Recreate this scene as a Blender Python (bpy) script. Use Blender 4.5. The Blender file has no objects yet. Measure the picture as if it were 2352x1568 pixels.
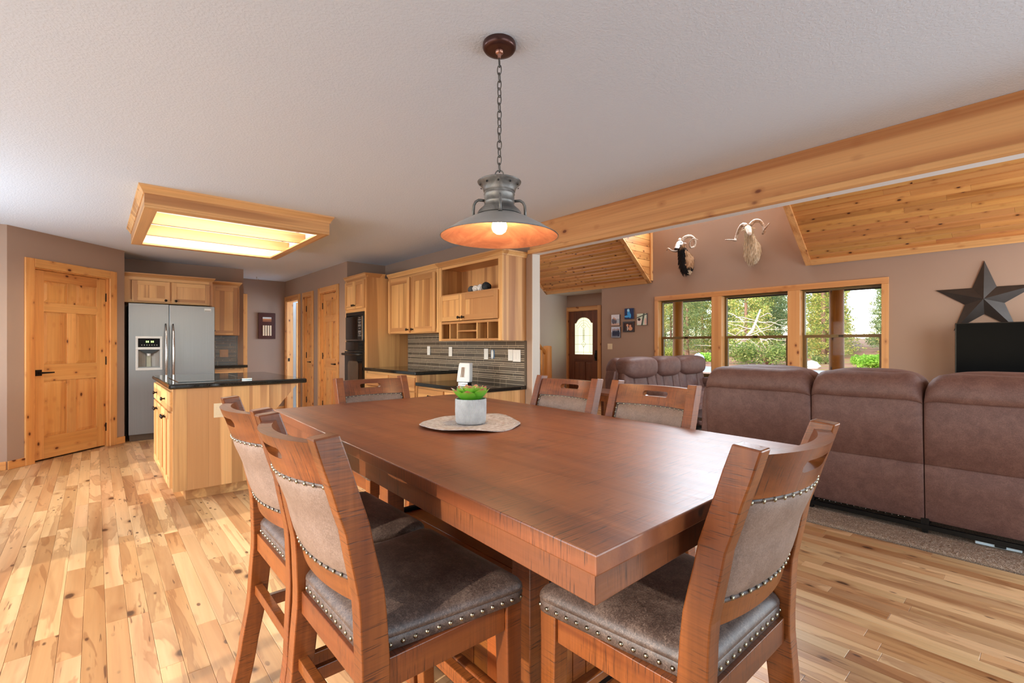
import bpy, math, random
from mathutils import Vector, Matrix
PI = math.pi
R = random.Random(7)
C = bpy.context.scene.collection
S = bpy.context.scene

# ------------------------------------------------------------------ camera, world, sun, daylight, exposure
TH = math.radians(41.15)
CAM_H = 1.246
cam = bpy.data.cameras.new('camera')
cam.sensor_width = 36.0
cam.lens = 1094.0 * 36.0 / 2352.0
cam.shift_y = 7.0 / 2352.0
cam.clip_start = 0.03
cam.clip_end = 400
co = bpy.data.objects.new('camera', cam)
co.location = (0, 0, CAM_H)
co.rotation_euler = (PI / 2, 0, -TH)
C.objects.link(co)
S.camera = co

S.view_settings.view_transform = 'Standard'
S.view_settings.look = 'None'
S.view_settings.gamma = 1.0
S.view_settings.use_curve_mapping = False
S.view_settings.exposure = 0.48
try:
    S.cycles.use_denoising = True
    S.cycles.max_bounces = 10
    S.cycles.diffuse_bounces = 6
    S.cycles.transparent_max_bounces = 24
    S.cycles.caustics_reflective = False
    S.cycles.caustics_refractive = False
    S.cycles.sample_clamp_indirect = 6.0
except Exception:
    pass

w = bpy.data.worlds.new('sky')
S.world = w
w.use_nodes = True
nt = w.node_tree
sky = nt.nodes.new('ShaderNodeTexSky')
sky.sky_type = 'NISHITA'
sky.sun_disc = False
sky.sun_elevation = math.radians(32)
sky.sun_rotation = math.radians(-95)
nt.links.new(sky.outputs[0], nt.nodes['Background'].inputs[0])
nt.nodes['Background'].inputs[1].default_value = 0.55

def lamp(name, kind, loc, direction, energy, color, **kw):
    l = bpy.data.lights.new(name, kind)
    l.energy = energy
    l.color = color
    for k, v in kw.items():
        setattr(l, k, v)
    o = bpy.data.objects.new(name, l)
    o.location = loc
    if direction is not None:
        o.rotation_euler = Vector(direction).to_track_quat('-Z', 'Y').to_euler()
    C.objects.link(o)
    return o

SUN_EL = math.radians(23)
lamp('sun', 'SUN', (-6, 0, 8), (math.cos(SUN_EL), 0.13, -math.sin(SUN_EL)), 3.0, (1.0, 0.93, 0.82), angle=math.radians(0.6))
# daylight lamps at unseen openings; the stair and bedroom ones have no opening
lamp('daylight_patio_door', 'AREA', (-1.93, 1.75, 1.1), (1, 0, -0.08), 31, (0.74, 0.88, 1.0), shape='RECTANGLE', size=3.5, size_y=2.0)
lamp('added_kitchen_fill', 'AREA', (-1.93, 5.2, 1.45), (1, 0, 0.05), 46, (0.80, 0.91, 1.0), shape='RECTANGLE', size=1.7, size_y=1.1)  # fill light added for the kitchen; a window here is only assumed
lamp('daylight_dining_window', 'AREA', (1.3, -2.12, 1.25), (0, 1, 0.1), 32, (0.74, 0.88, 1.0), shape='RECTANGLE', size=2.8, size_y=2.1)
lamp('added_living_fill', 'AREA', (5.8, -2.12, 1.3), (0, 1, 0), 150, (0.84, 0.93, 1.0), shape='RECTANGLE', size=3.4, size_y=2.3)  # fill lamp added for the living room, at an unseen assumed opening
lamp('daylight_gable_window', 'AREA', (7.98, 3.78, 3.85), (-1, 0, -0.12), 95, (0.86, 0.93, 1.0), shape='RECTANGLE', size=1.9, size_y=0.7)
lamp('added_stair_fill', 'AREA', (5.6, 7.86, 2.6), (0.75, -1, -0.3), 22, (0.95, 0.97, 1.0), shape='RECTANGLE', size=1.2, size_y=0.9)  # fill lamp added along the stair wall, which has no window
lamp('bedroom_area_lamp', 'AREA', (4.55, 9.1, 1.6), (-1, 0, 0), 70, (0.8, 0.9, 1.0), shape='RECTANGLE', size=1.0, size_y=1.0)  # area lamp put inside the blue room to brighten it; no window there

# ------------------------------------------------------------------ helpers: meshes
class MB:
    def __init__(s):
        s.v = []; s.f = []; s.m = []; s.c = []
    def add(s, vs, fs, m=0, col=None):
        b = len(s.v)
        s.v += [tuple(p) for p in vs]
        for f in fs:
            s.f.append(tuple(i + b for i in f)); s.m.append(m); s.c.append(col)
        return s
    def box(s, x0, x1, y0, y1, z0, z1, m=0, col=None):
        if x0 > x1: x0, x1 = x1, x0
        if y0 > y1: y0, y1 = y1, y0
        if z0 > z1: z0, z1 = z1, z0
        return s.add([(x0,y0,z0),(x1,y0,z0),(x1,y1,z0),(x0,y1,z0),(x0,y0,z1),(x1,y0,z1),(x1,y1,z1),(x0,y1,z1)],
                     [(0,3,2,1),(4,5,6,7),(0,1,5,4),(1,2,6,5),(2,3,7,6),(3,0,4,7)], m, col)
    def prism(s, poly, z0, z1, m=0, axis='z'):
        n = len(poly)
        def P(a, b, h):
            return (a, b, h) if axis == 'z' else ((h, a, b) if axis == 'x' else (a, h, b))
        vs = [P(a, b, z0) for a, b in poly] + [P(a, b, z1) for a, b in poly]
        fs = [tuple(range(n))[::-1], tuple(range(n, 2*n))] + [(i, (i+1) % n, n+(i+1) % n, n+i) for i in range(n)]
        return s.add(vs, fs, m)
    def loft(s, rings, m=0, cap=True, closed=True, col=None):
        n = len(rings[0]); vs = [p for r in rings for p in r]; fs = []
        for i in range(len(rings)-1):
            for j in range(n if closed else n-1):
                k = (j+1) % n
                fs.append((i*n+j, i*n+k, (i+1)*n+k, (i+1)*n+j))
        if cap:
            fs.append(tuple(range(n))[::-1]); fs.append(tuple(range((len(rings)-1)*n, len(rings)*n)))
        return s.add(vs, fs, m, col)
    def tube(s, pts, r, n=8, m=0, cap=True, col=None):
        pts = [Vector(p) for p in pts]; rings = []
        rr = r if isinstance(r, (list, tuple)) else [r]*len(pts)
        up = Vector((0, 0, 1)); prev = None
        for i, p in enumerate(pts):
            t = (pts[min(i+1, len(pts)-1)] - pts[max(i-1, 0)]).normalized()
            if prev is None:
                a = t.cross(up)
                if a.length < 1e-4: a = t.cross(Vector((0, 1, 0)))
            else:
                a = prev - t*prev.dot(t)
            a.normalize(); prev = a; b = t.cross(a)
            rings.append([p + (a*math.cos(2*PI*k/n) + b*math.sin(2*PI*k/n))*rr[i] for k in range(n)])
        return s.loft(rings, m, cap, True, col)
    def lathe(s, prof, n=24, c=(0, 0, 0), m=0, cap=False):
        rings = [[(c[0]+r*math.cos(2*PI*k/n), c[1]+r*math.sin(2*PI*k/n), c[2]+z) for k in range(n)] for r, z in prof]
        return s.loft(rings, m, cap)
    def dome(s, c, n, r, seg=8, m=0):
        n = Vector(n).normalized(); a = n.cross(Vector((0.3, 0.9, 0.2))).normalized(); b = n.cross(a); c = Vector(c)
        rg = [[c+(a*math.cos(2*PI*k/seg)+b*math.sin(2*PI*k/seg))*r*q+n*r*h for k in range(seg)] for q, h in ((1, 0), (0.8, 0.45), (0.4, 0.7))]
        base = len(s.v); s.loft(rg, m, False)
        s.f.append(tuple(base+2*seg+k for k in range(seg))); s.m.append(m); s.c.append(None)
        return s
    def sphere(s, c, rx, ry=None, rz=None, nu=16, nv=10, p=1.0, m=0, col=None):
        ry = ry or rx; rz = rz or rx
        def sg(x): return math.copysign(abs(x)**p, x)
        rings = []
        for i in range(nv+1):
            t = -PI/2+PI*i/nv
            rings.append([(c[0]+rx*sg(math.cos(t))*sg(math.cos(2*PI*k/nu)), c[1]+ry*sg(math.cos(t))*sg(math.sin(2*PI*k/nu)), c[2]+rz*sg(math.sin(t))) for k in range(nu)])
        return s.loft(rings, m, False, True, col)
    def xf(s, M):
        s.v = [tuple(M @ Vector(p)) for p in s.v]; return s
    def weld(s, q=4):
        ids = {}; mp = []; nv = []
        for p in s.v:
            k = (round(p[0], q), round(p[1], q), round(p[2], q))
            if k not in ids: ids[k] = len(nv); nv.append(p)
            mp.append(ids[k])
        nf, nm, nc = [], [], []
        for f, m_, c_ in zip(s.f, s.m, s.c):
            g = []
            for i in f:
                if mp[i] not in g: g.append(mp[i])
            if len(g) > 2: nf.append(tuple(g)); nm.append(m_); nc.append(c_)
        s.v, s.f, s.m, s.c = nv, nf, nm, nc
        return s
    def mesh(s, name, smooth=False):
        me = bpy.data.meshes.new(name)
        me.from_pydata(s.v, [], s.f)
        if any(s.m):
            me.polygons.foreach_set('material_index', s.m)
        if smooth:
            me.polygons.foreach_set('use_smooth', [True]*len(s.f))
        if any(c is not None for c in s.c):
            at = me.color_attributes.new('col', 'FLOAT_COLOR', 'CORNER')
            d = []
            for f, c in zip(s.f, s.c):
                c = c or (0.5, 0.5, 0.5)
                d += list((c[0], c[1], c[2], 1.0))*len(f)
            at.data.foreach_set('color', d)
        me.update()
        return me
    def build(s, name, mats, parent=None, loc=(0, 0, 0), rot=0, smooth=False, bevel=0, seg=2, sharp=None, **tags):
        me = s.mesh(name, smooth)
        for m in (mats if isinstance(mats, (list, tuple)) else [mats]):
            me.materials.append(m)
        o = bpy.data.objects.new(name, me)
        C.objects.link(o)
        o.location = loc; o.rotation_euler = (0, 0, rot)
        if parent: o.parent = parent
        if smooth and sharp:
            try: me.set_sharp_from_angle(angle=math.radians(sharp))
            except Exception: pass
        if bevel:
            b = o.modifiers.new('bevel', 'BEVEL'); b.width = bevel; b.segments = seg; b.limit_method = 'ANGLE'; b.angle_limit = math.radians(40)
            b.harden_normals = False
        return tag(o, **tags)

def tag(o, label=None, cat=None, group=None, kind=None):
    if label: o['label'] = label
    if cat: o['category'] = cat
    if group: o['group'] = group
    if kind: o['kind'] = kind
    return o

def thing(name, label, cat, loc=(0, 0, 0), rot=0, group=None, kind=None):
    o = bpy.data.objects.new(name, None)
    o.empty_display_size = 0.1
    C.objects.link(o); o.location = loc; o.rotation_euler = (0, 0, rot)
    return tag(o, label, cat, group, kind)

def inst(name, me, parent=None, loc=(0, 0, 0), rot=(0, 0, 0), scale=(1, 1, 1), **tags):
    o = bpy.data.objects.new(name, me); C.objects.link(o)
    o.location = loc; o.rotation_euler = rot; o.scale = scale
    if parent: o.parent = parent
    return tag(o, **tags)

def copy_tree(o, parent=None):
    c = o.copy(); C.objects.link(c)
    if parent: c.parent = parent
    for ch in o.children: copy_tree(ch, c)
    return c

# ------------------------------------------------------------------ helpers: materials
def lin(c):
    return tuple(((x/255.0)/12.92 if x/255.0 <= 0.04045 else ((x/255.0+0.055)/1.055)**2.4) for x in c)

class NT:
    def __init__(s, name):
        s.mat = bpy.data.materials.new(name); s.mat.use_nodes = True
        s.t = s.mat.node_tree; s.b = s.t.nodes['Principled BSDF']; s.out = s.t.nodes['Material Output']
    def n(s, typ, **kw):
        x = s.t.nodes.new(typ)
        for k, v in kw.items(): setattr(x, k, v)
        return x
    def l(s, a, b): s.t.links.new(a, b)
    def math(s, op, a, b=None, c=None):
        x = s.n('ShaderNodeMath', operation=op)
        for i, q in enumerate((a, b, c)):
            if q is None: continue
            if isinstance(q, (int, float)): x.inputs[i].default_value = q
            else: s.l(q, x.inputs[i])
        return x.outputs[0]
    def mix(s, fac, a, b, blend='MIX'):
        x = s.n('ShaderNodeMix', data_type='RGBA', blend_type=blend)
        for sock, q in ((x.inputs[0], fac), (x.inputs[6], a), (x.inputs[7], b)):
            if isinstance(q, (int, float)): sock.default_value = q
            elif isinstance(q, tuple): sock.default_value = (*q[:3], 1)
            else: s.l(q, sock)
        return x.outputs[2]
    def ramp(s, fac, stops):
        x = s.n('ShaderNodeValToRGB'); e = x.color_ramp.elements
        while len(e) > 1: e.remove(e[-1])
        for i, (p, c) in enumerate(stops):
            q = e[0] if i == 0 else e.new(p)
            q.position = p
            q.color = (*c[:3], 1) if isinstance(c, tuple) else (c, c, c, 1)
        s.l(fac, x.inputs[0]); return x.outputs[0]
    def coords(s, scale=(1, 1, 1), rnd=0.0, kind='Object'):
        tc = s.n('ShaderNodeTexCoord').outputs[kind]
        if rnd:
            q = s.rand()
            cx = s.n('ShaderNodeCombineXYZ')
            for i, k in enumerate((1.0, 1.7, 0.6)):
                s.l(s.math('MULTIPLY', q, rnd*k), cx.inputs[i])
            va = s.n('ShaderNodeVectorMath', operation='ADD'); s.l(tc, va.inputs[0]); s.l(cx.outputs[0], va.inputs[1]); tc = va.outputs[0]
        mp = s.n('ShaderNodeMapping'); mp.inputs['Scale'].default_value = scale
        s.l(tc, mp.inputs[0]); return mp.outputs[0]
    def rand(s):
        if not hasattr(s, '_r'):
            a = s.n('ShaderNodeObjectInfo').outputs['Random']; b = s.n('ShaderNodeNewGeometry').outputs['Random Per Island']
            s._r = s.math('FRACT', s.math('ADD', a, b))
        return s._r
    def noise(s, vec, scale=5, detail=4, rough=0.55, dist=0.0):
        x = s.n('ShaderNodeTexNoise'); x.inputs['Scale'].default_value = scale; x.inputs['Detail'].default_value = detail
        x.inputs['Roughness'].default_value = rough; x.inputs['Distortion'].default_value = dist
        if vec is not None: s.l(vec, x.inputs['Vector'])
        return x.outputs['Fac']
    def voro(s, vec, scale, out='Distance', feature='F1'):
        x = s.n('ShaderNodeTexVoronoi', feature=feature); x.inputs['Scale'].default_value = scale
        if vec is not None: s.l(vec, x.inputs['Vector'])
        return x.outputs[out]
    def bump(s, h, strength=0.3, dist=0.01):
        x = s.n('ShaderNodeBump'); x.inputs['Strength'].default_value = strength; x.inputs['Distance'].default_value = dist
        s.l(h, x.inputs['Height']); s.l(x.outputs[0], s.b.inputs['Normal'])
    def set(s, col=None, rough=0.5, metal=0.0, spec=0.5, coat=0.0, **kw):
        if col is not None:
            if isinstance(col, tuple): s.b.inputs['Base Color'].default_value = (*col[:3], 1)
            else: s.l(col, s.b.inputs['Base Color'])
        if isinstance(rough, (int, float)): s.b.inputs['Roughness'].default_value = rough
        else: s.l(rough, s.b.inputs['Roughness'])
        s.b.inputs['Metallic'].default_value = metal
        s.b.inputs['Specular IOR Level'].default_value = spec
        s.b.inputs['Coat Weight'].default_value = coat
        if coat: s.b.inputs['Coat Roughness'].default_value = kw.get('coat_rough', 0.15)
        return s.mat

def plain(name, rgb, rough=0.5, metal=0.0, spec=0.5, var=0.06, scale=9, bump=0.0, coat=0.0):
    t = NT(name); v = t.coords()
    n = t.noise(v, scale, 3)
    c = lin(rgb)
    col = t.ramp(n, [(0.3, tuple(x*(1-var) for x in c)), (0.7, tuple(min(1, x*(1+var)) for x in c))])
    if bump: t.bump(t.noise(v, scale*12, 3), bump, 0.003)
    return t.set(col, rough, metal, spec, coat)

def wood(name, axis, c0, c1, c2, along=1.2, across=14, tones=None, knots=0.0, kscale=7.5, kr=0.13, vary=0.12, rough=0.4, spec=0.5,
         bump=0.06, scratch=0.0, kcol=(70, 32, 12), figure=0.7, stripes=0.0, coat=0.0, spalt=0.0, heart=0.0):
    t = NT(name)
    ax = 'xyz'.index(axis)
    sc = [across]*3; sc[ax] = along
    v = t.coords(tuple(sc), 41.0)
    broad = t.noise(v, 0.55, 5, 0.55, figure)
    col = t.ramp(broad, [(0.25, lin(c2)), (0.42, lin(c0)), (0.58, lin(c1)), (0.72, lin(c0)), (0.85, lin(c2))])
    sf = [across*7]*3; sf[ax] = along*2.2
    fine = t.noise(t.coords(tuple(sf), 17.0), 1.0, 4, 0.6)
    col = t.mix(0.45, col, t.ramp(fine, [(0.2, 0.62), (0.5, 0.95), (0.8, 1.12)]), 'MULTIPLY')
    r = t.rand()
    if stripes:
        ss = [7.5]*3; ss[ax] = 0.22
        st = t.noise(t.coords(tuple(ss), 29.0), 1.0, 2, 0.5, 0.25)
        col = t.mix(t.math('MULTIPLY', t.ramp(st, [(0.50, 0.0), (0.535, 1.0)]), stripes), col, lin(c2))
    if vary:
        hs = t.n('ShaderNodeHueSaturation')
        t.l(t.math('ADD', 1.0-vary, t.math('MULTIPLY', r, 2*vary)), hs.inputs['Value'])
        t.l(t.math('ADD', 0.5-vary*0.035, t.math('MULTIPLY', t.math('FRACT', t.math('MULTIPLY', r, 7.3)), vary*0.07)), hs.inputs['Hue'])
        t.l(col, hs.inputs['Color']); col = hs.outputs[0]
    if heart:
        hv = [5.5]*3; hv[ax] = 0.75
        hn = t.noise(t.coords(tuple(hv), 37.0), 1.0, 4, 0.55, 1.6)
        col = t.mix(t.math('MULTIPLY', t.ramp(hn, [(0.555, 0.0), (0.575, 0.8), (0.66, 0.45), (0.72, 0.9)]), 0.62*heart), col, lin(c2))
        dv = [75.0]*3; dv[ax] = 5.0
        dn = t.noise(t.coords(tuple(dv), 43.0), 1.0, 2, 0.5, 0.3)
        dm = t.noise(t.coords((2.6, 2.6, 2.6), 47.0), 1.0, 2)
        col = t.mix(t.math('MULTIPLY', t.math('MULTIPLY', t.ramp(dn, [(0.66, 0.0), (0.70, 1.0)]), t.ramp(dm, [(0.50, 0.0), (0.57, 1.0)])), 0.75*heart), col, lin((92, 52, 30)))
        kv2 = [1.0]*3; kv2[ax] = 0.45
        kd = t.voro(t.coords(tuple(kv2), 53.0), 17.0)
        km = t.noise(t.coords((2.0, 2.0, 2.0), 59.0), 1.0, 2)
        col = t.mix(t.math('MULTIPLY', t.math('MULTIPLY', t.ramp(kd, [(0.10, 1.0), (0.17, 0.0)]), t.ramp(km, [(0.48, 0.0), (0.55, 1.0)])), 0.85*heart), col, lin((84, 46, 26)))
    if tones:
        col = t.mix(1.0, col, t.ramp(t.math('FRACT', t.math('MULTIPLY', r, 13.7)), tones), 'MULTIPLY')
    if knots:
        ks = [1.0]*3; ks[ax] = 0.62
        kv = t.coords(tuple(ks), 23.0)
        kn = t.noise(kv, 30, 2)
        d = t.math('ADD', t.voro(kv, kscale), t.math('MULTIPLY', t.math('SUBTRACT', kn, 0.5), 0.06))
        col = t.mix(t.math('MULTIPLY', t.ramp(d, [(kr*0.9, 0.55), (kr*2.0, 0.0)]), knots), col, lin(c2), 'MIX')
        col = t.mix(t.math('MULTIPLY', t.ramp(d, [(kr*0.55, 1.0), (kr, 0.0)]), knots), col, lin(kcol))
    if spalt:
        sv = [9.0]*3; sv[ax] = 1.3
        q = t.noise(t.coords(tuple(sv), 31.0), 1.0, 3, 0.6, 0.9)
        q2 = t.noise(t.coords((1.1, 1.1, 1.1), 13.0), 1.0, 2)
        mk = t.math('MULTIPLY', t.ramp(q, [(0.70, 0.0), (0.735, 1.0)]), t.ramp(q2, [(0.5, 0.0), (0.6, 1.0)]))
        col = t.mix(t.math('MULTIPLY', mk, spalt), col, lin(kcol))
    h = fine
    if scratch:
        s1 = [160.0]*3; s1[ax] = 260.0
        oth = [i for i in range(3) if i != ax]
        for k, (o1, o2) in enumerate(((oth[0], oth[1]),)):
            sv = [14.0]*3; sv[ax] = 330.0
            q = t.noise(t.coords(tuple(sv), 11.0), 1.0, 2, 0.5)
            q2 = t.noise(t.coords((5, 5, 5), 19.0), 1.0, 3)
            mk = t.math('MULTIPLY', t.ramp(q, [(0.59, 0.0), (0.66, 1.0)]), t.ramp(q2, [(0.42, 0.0), (0.54, 1.0)]))
            sw = [3.5]*3; sw[ax] = 210.0
            saw = t.noise(t.coords(tuple(sw), 61.0), 1.0, 2, 0.5)
            sm = t.noise(t.coords((7, 7, 7), 67.0), 1.0, 3)
            col = t.mix(t.ramp(sm, [(0.42, 0.15), (0.6, 1.0)]), col, t.mix(1.0, col, t.ramp(saw, [(0.34, 0.78), (0.5, 1.0), (0.66, 1.2)]), 'MULTIPLY'))
            col = t.mix(t.math('MULTIPLY', mk, scratch), col, lin((42, 22, 16)))
            h = t.math('SUBTRACT', fine, t.math('MULTIPLY', mk, 0.8))
    if bump: t.bump(h, bump, 0.004)
    return t.set(col, t.math('ADD', rough-0.06, t.math('MULTIPLY', fine, 0.12)), 0, spec, coat)

def axes(name, *a, **k):
    return {x: wood(name+'_'+x, x, *a, **k) for x in 'xyz'}

M = {}
HICK = axes('hickory_cabinet', (210, 159, 101), (223, 174, 115), (158, 104, 60), along=0.5, across=9, vary=0.07, rough=0.42, stripes=0.6, figure=0.35, bump=0.02)
PINE = axes('knotty_pine', (212, 148, 82), (222, 162, 96), (186, 114, 58), along=0.7, across=11, knots=0.95, kscale=10.5, kr=0.16, vary=0.07, rough=0.4, kcol=(86, 32, 10), figure=0.5, bump=0.02)
CEDAR = axes('cedar_trim', (210, 150, 92), (226, 170, 110), (168, 100, 50), along=0.22, across=12, knots=0.9, kscale=8.0, kr=0.14, vary=0.06, rough=0.45, kcol=(112, 54, 24), figure=0.5, bump=0.02)
TG = axes('tongue_groove_pine', (190, 129, 70), (202, 144, 82), (152, 90, 42), along=0.6, across=12, knots=1.0, kscale=10.5, kr=0.16, vary=0.16, rough=0.42, kcol=(62, 26, 10), figure=0.5, bump=0.02)
FLOORM = wood('hickory_floor', 'y', (204, 160, 112), (220, 182, 134), (150, 98, 58), along=0.55, across=7, tones=[(0.0, (1.0, 1.0, 1.0)), (0.45, (0.94, 0.92, 0.9)), (0.64, (0.80, 0.70, 0.60)), (0.82, (0.66, 0.52, 0.40)), (0.92, (1.04, 1.04, 1.06))], heart=1.0, knots=0.9, kscale=5.2, kr=0.12, vary=0.14, spec=0.35, rough=0.34, kcol=(70, 42, 26), figure=1.1, bump=0.02, spalt=0.75)
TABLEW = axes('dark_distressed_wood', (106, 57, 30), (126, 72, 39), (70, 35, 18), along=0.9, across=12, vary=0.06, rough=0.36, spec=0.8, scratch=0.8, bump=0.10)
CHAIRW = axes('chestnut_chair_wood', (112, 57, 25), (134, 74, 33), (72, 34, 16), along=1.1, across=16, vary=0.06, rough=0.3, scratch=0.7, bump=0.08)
TOPW = axes('tabletop_wood', (128, 70, 38), (150, 88, 48), (88, 45, 23), along=0.9, across=12, vary=0.06, rough=0.36, spec=0.8, scratch=0.8, bump=0.10)  # same table wood in lighter tones, standing in for light on the top
PEDW = axes('pedestal_wood', (140, 74, 32), (164, 94, 42), (94, 46, 20), along=0.8, across=10, vary=0.22, rough=0.32, scratch=0.6, bump=0.06)
WALNUT = axes('stained_door_wood', (112, 66, 44), (126, 76, 50), (78, 42, 28), along=0.8, across=12, knots=0.5, vary=0.03, rough=0.4, kcol=(40, 20, 14))
PORCHLOG = axes('porch_log', (184, 106, 20), (204, 126, 30), (136, 74, 12), along=0.4, across=9, knots=0.8, kscale=5, vary=0.04, rough=0.5)
LOG = axes('log_wood', (206, 140, 70), (220, 158, 86), (170, 104, 44), along=0.4, across=9, knots=0.8, kscale=5, vary=0.04, rough=0.5)

def wallpaint(name, rgb):
    t = NT(name); v = t.coords(kind='Object')
    n = t.noise(v, 260, 3, 0.6); t.bump(n, 0.16, 0.003)
    c = lin(rgb); b = t.noise(v, 1.2, 2)
    return t.set(t.ramp(b, [(0.3, tuple(x*0.98 for x in c)), (0.7, tuple(x*1.02 for x in c))]), 0.75, 0, 0.25)
WALLM = wallpaint('taupe_wall_paint', (165, 139, 121))
WALLLIGHT = wallpaint('pale_wall_paint', (206, 200, 192))
BLUEWALL = wallpaint('pale_blue_paint', (196, 212, 224))
def ceilmat():
    t = NT('textured_ceiling_paint'); v = t.coords(kind='Object')
    a = t.noise(v, 85, 3, 0.5, 0.4); t.bump(t.ramp(a, [(0.42, 0.0), (0.6, 1.0)]), 0.24, 0.004)
    return t.set(lin((216, 228, 242)), 0.85, 0, 0.2)
CEILM = ceilmat()
def granite():
    t = NT('black_granite'); v = t.coords()
    a = t.voro(v, 260, 'Color'); n = t.noise(v, 420, 2)
    q = t.ramp(n, [(0.55, lin((20, 20, 19))), (0.66, lin((70, 66, 54))), (0.75, lin((124, 116, 96)))])
    return t.set(q, 0.07, 0, 0.6)
M['granite'] = granite()
def leather(name, a, b, c, rough):
    t = NT(name); v = t.coords()
    n1 = t.noise(v, 14, 6, 0.7, 0.5); n2 = t.noise(v, 150, 5, 0.8, 1.6)
    m = t.math('ADD', t.math('MULTIPLY', n1, 0.35), t.math('MULTIPLY', n2, 0.65))
    t.bump(n2, 0.22, 0.003)
    return t.set(t.ramp(m, [(0.40, lin(c)), (0.5, lin(a)), (0.58, lin(b))]), rough, 0, 0.55)
M['leather'] = leather('distressed_brown_leather', (80, 63, 55), (112, 93, 82), (54, 42, 37), 0.42)
M['leather_back'] = leather('worn_leather_lit', (128, 105, 92), (142, 119, 106), (112, 90, 78), 0.48)  # worn seat leather made lighter, with window sheen put into the colour
M['suede'] = leather('brown_sofa_microfibre', (104, 72, 64), (120, 87, 77), (88, 58, 52), 0.6)
M['nail'] = plain('antique_brass_nail', (150, 140, 120), 0.28, 1.0, var=0.2)
M['iron'] = plain('black_iron', (26, 24, 23), 0.42, 0.6, var=0.2)
M['bronze'] = plain('oil_rubbed_bronze', (42, 32, 26), 0.35, 0.7, var=0.2)
M['steel'] = None
def steel():
    t = NT('brushed_stainless'); v = t.coords((260, 260, 1.2))
    n = t.noise(v, 1, 3)
    return t.set(t.ramp(n, [(0.3, lin((131, 132, 133))), (0.7, lin((138, 139, 139)))]), 0.40, 0.8, 0.5)
M['steel'] = steel()
M['chrome'] = plain('polished_steel', (196, 194, 190), 0.16, 1.0, var=0.05)
M['silverplastic'] = plain('silver_plastic', (196, 194, 190), 0.35, 0.2, var=0.04)
M['greyplastic'] = plain('grey_plastic', (132, 126, 118), 0.4, 0.1, var=0.05)
M['black'] = plain('black_plastic', (18, 17, 17), 0.35, 0, var=0.1)
M['blackgloss'] = plain('black_glass', (10, 10, 11), 0.06, 0, 0.6, var=0.1)
M['screen'] = plain('television_screen', (5, 6, 8), 0.25, 0, 0.03, var=0.1)
M['white'] = plain('white_plastic', (232, 230, 226), 0.4, var=0.02)
M['almond'] = plain('almond_plastic', (226, 206, 170), 0.45, var=0.02)
M['bluebox'] = plain('blue_electrical_box', (110, 160, 210), 0.5, var=0.1)
M['concrete'] = None
def concrete():
    t = NT('carved_grey_concrete'); v = t.coords()
    n = t.noise(v, 26, 5)
    sep = t.n('ShaderNodeSeparateXYZ'); t.l(t.n('ShaderNodeTexCoord').outputs['Object'], sep.inputs[0])
    ang = t.math('ARCTAN2', sep.outputs[1], sep.outputs[0])
    zig = t.math('PINGPONG', t.math('MULTIPLY', sep.outputs[2], 100.0), 1.0)
    wv = t.math('SINE', t.math('ADD', t.math('MULTIPLY', ang, 80.0), t.math('MULTIPLY', zig, 3.2)))
    t.bump(wv, 0.5, 0.002)
    q = t.mix(0.25, t.ramp(n, [(0.3, lin((176, 176, 176))), (0.7, lin((206, 206, 204)))]), t.ramp(t.math('MULTIPLY_ADD', wv, 0.5, 0.5), [(0.1, 0.75), (0.6, 1.0)]), 'MULTIPLY')
    return t.set(q, 0.8, 0, 0.3)
M['concrete'] = concrete()
def woven():
    t = NT('woven_paper_mat')
    sep = t.n('ShaderNodeSeparateXYZ'); t.l(t.n('ShaderNodeTexCoord').outputs['Object'], sep.inputs[0])
    r = t.math('SQRT', t.math('ADD', t.math('POWER', sep.outputs[0], 2.0), t.math('POWER', sep.outputs[1], 2.0)))
    ang = t.math('ARCTAN2', sep.outputs[1], sep.outputs[0])
    ring = t.math('SINE', t.math('ADD', t.math('MULTIPLY', r, 2*PI/0.0062), ang))
    st = t.math('SINE', t.math('MULTIPLY', ang, 150.0))
    h = t.math('ADD', ring, t.math('MULTIPLY', st, 0.35)); t.bump(h, 0.7, 0.002)
    n = t.noise(t.coords(), 60, 3)
    q = t.mix(0.55, t.ramp(n, [(0.3, lin((190, 168, 152))), (0.7, lin((232, 222, 214)))]), t.ramp(t.math('MULTIPLY_ADD', ring, 0.5, 0.5), [(0.1, 0.55), (0.7, 1.05)]), 'MULTIPLY')
    return t.set(q, 0.7, 0, 0.3)
M['woven'] = woven()
def tile():
    t = NT('grey_glass_tile'); v = t.coords()
    hs = t.n('ShaderNodeHueSaturation'); t.l(t.math('ADD', 0.86, t.math('MULTIPLY', t.rand(), 0.28)), hs.inputs['Value'])
    hs.inputs['Color'].default_value = (*lin((92, 83, 73)), 1)
    return t.set(hs.outputs[0], 0.22, 0, 0.5)
M['tile'] = tile()
M['grout'] = plain('tan_grout', (214, 194, 168), 0.9, var=0.08)
def glass():
    t = NT('window_glass')
    tr = t.n('ShaderNodeBsdfTransparent'); gl = t.n('ShaderNodeBsdfGlossy'); gl.inputs['Roughness'].default_value = 0.0
    fr = t.n('ShaderNodeFresnel'); fr.inputs['IOR'].default_value = 1.1
    mx = t.n('ShaderNodeMixShader'); t.l(fr.outputs[0], mx.inputs[0]); t.l(tr.outputs[0], mx.inputs[1]); t.l(gl.outputs[0], mx.inputs[2])
    t.l(mx.outputs[0], t.out.inputs[0]); return t.mat
M['glass'] = glass()
def emit(name, rgb, strength):
    t = NT(name); t.b.inputs['Emission Color'].default_value = (*lin(rgb), 1); t.b.inputs['Emission Strength'].default_value = strength
    return t.set(lin(rgb), 0.5)
M['bulb'] = emit('glowing_bulb', (255, 226, 170), 190)
M['tube'] = emit('fluorescent_tube', (255, 244, 226), 21.0)
M['led'] = emit('green_display', (190, 232, 130), 1.6)
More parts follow.
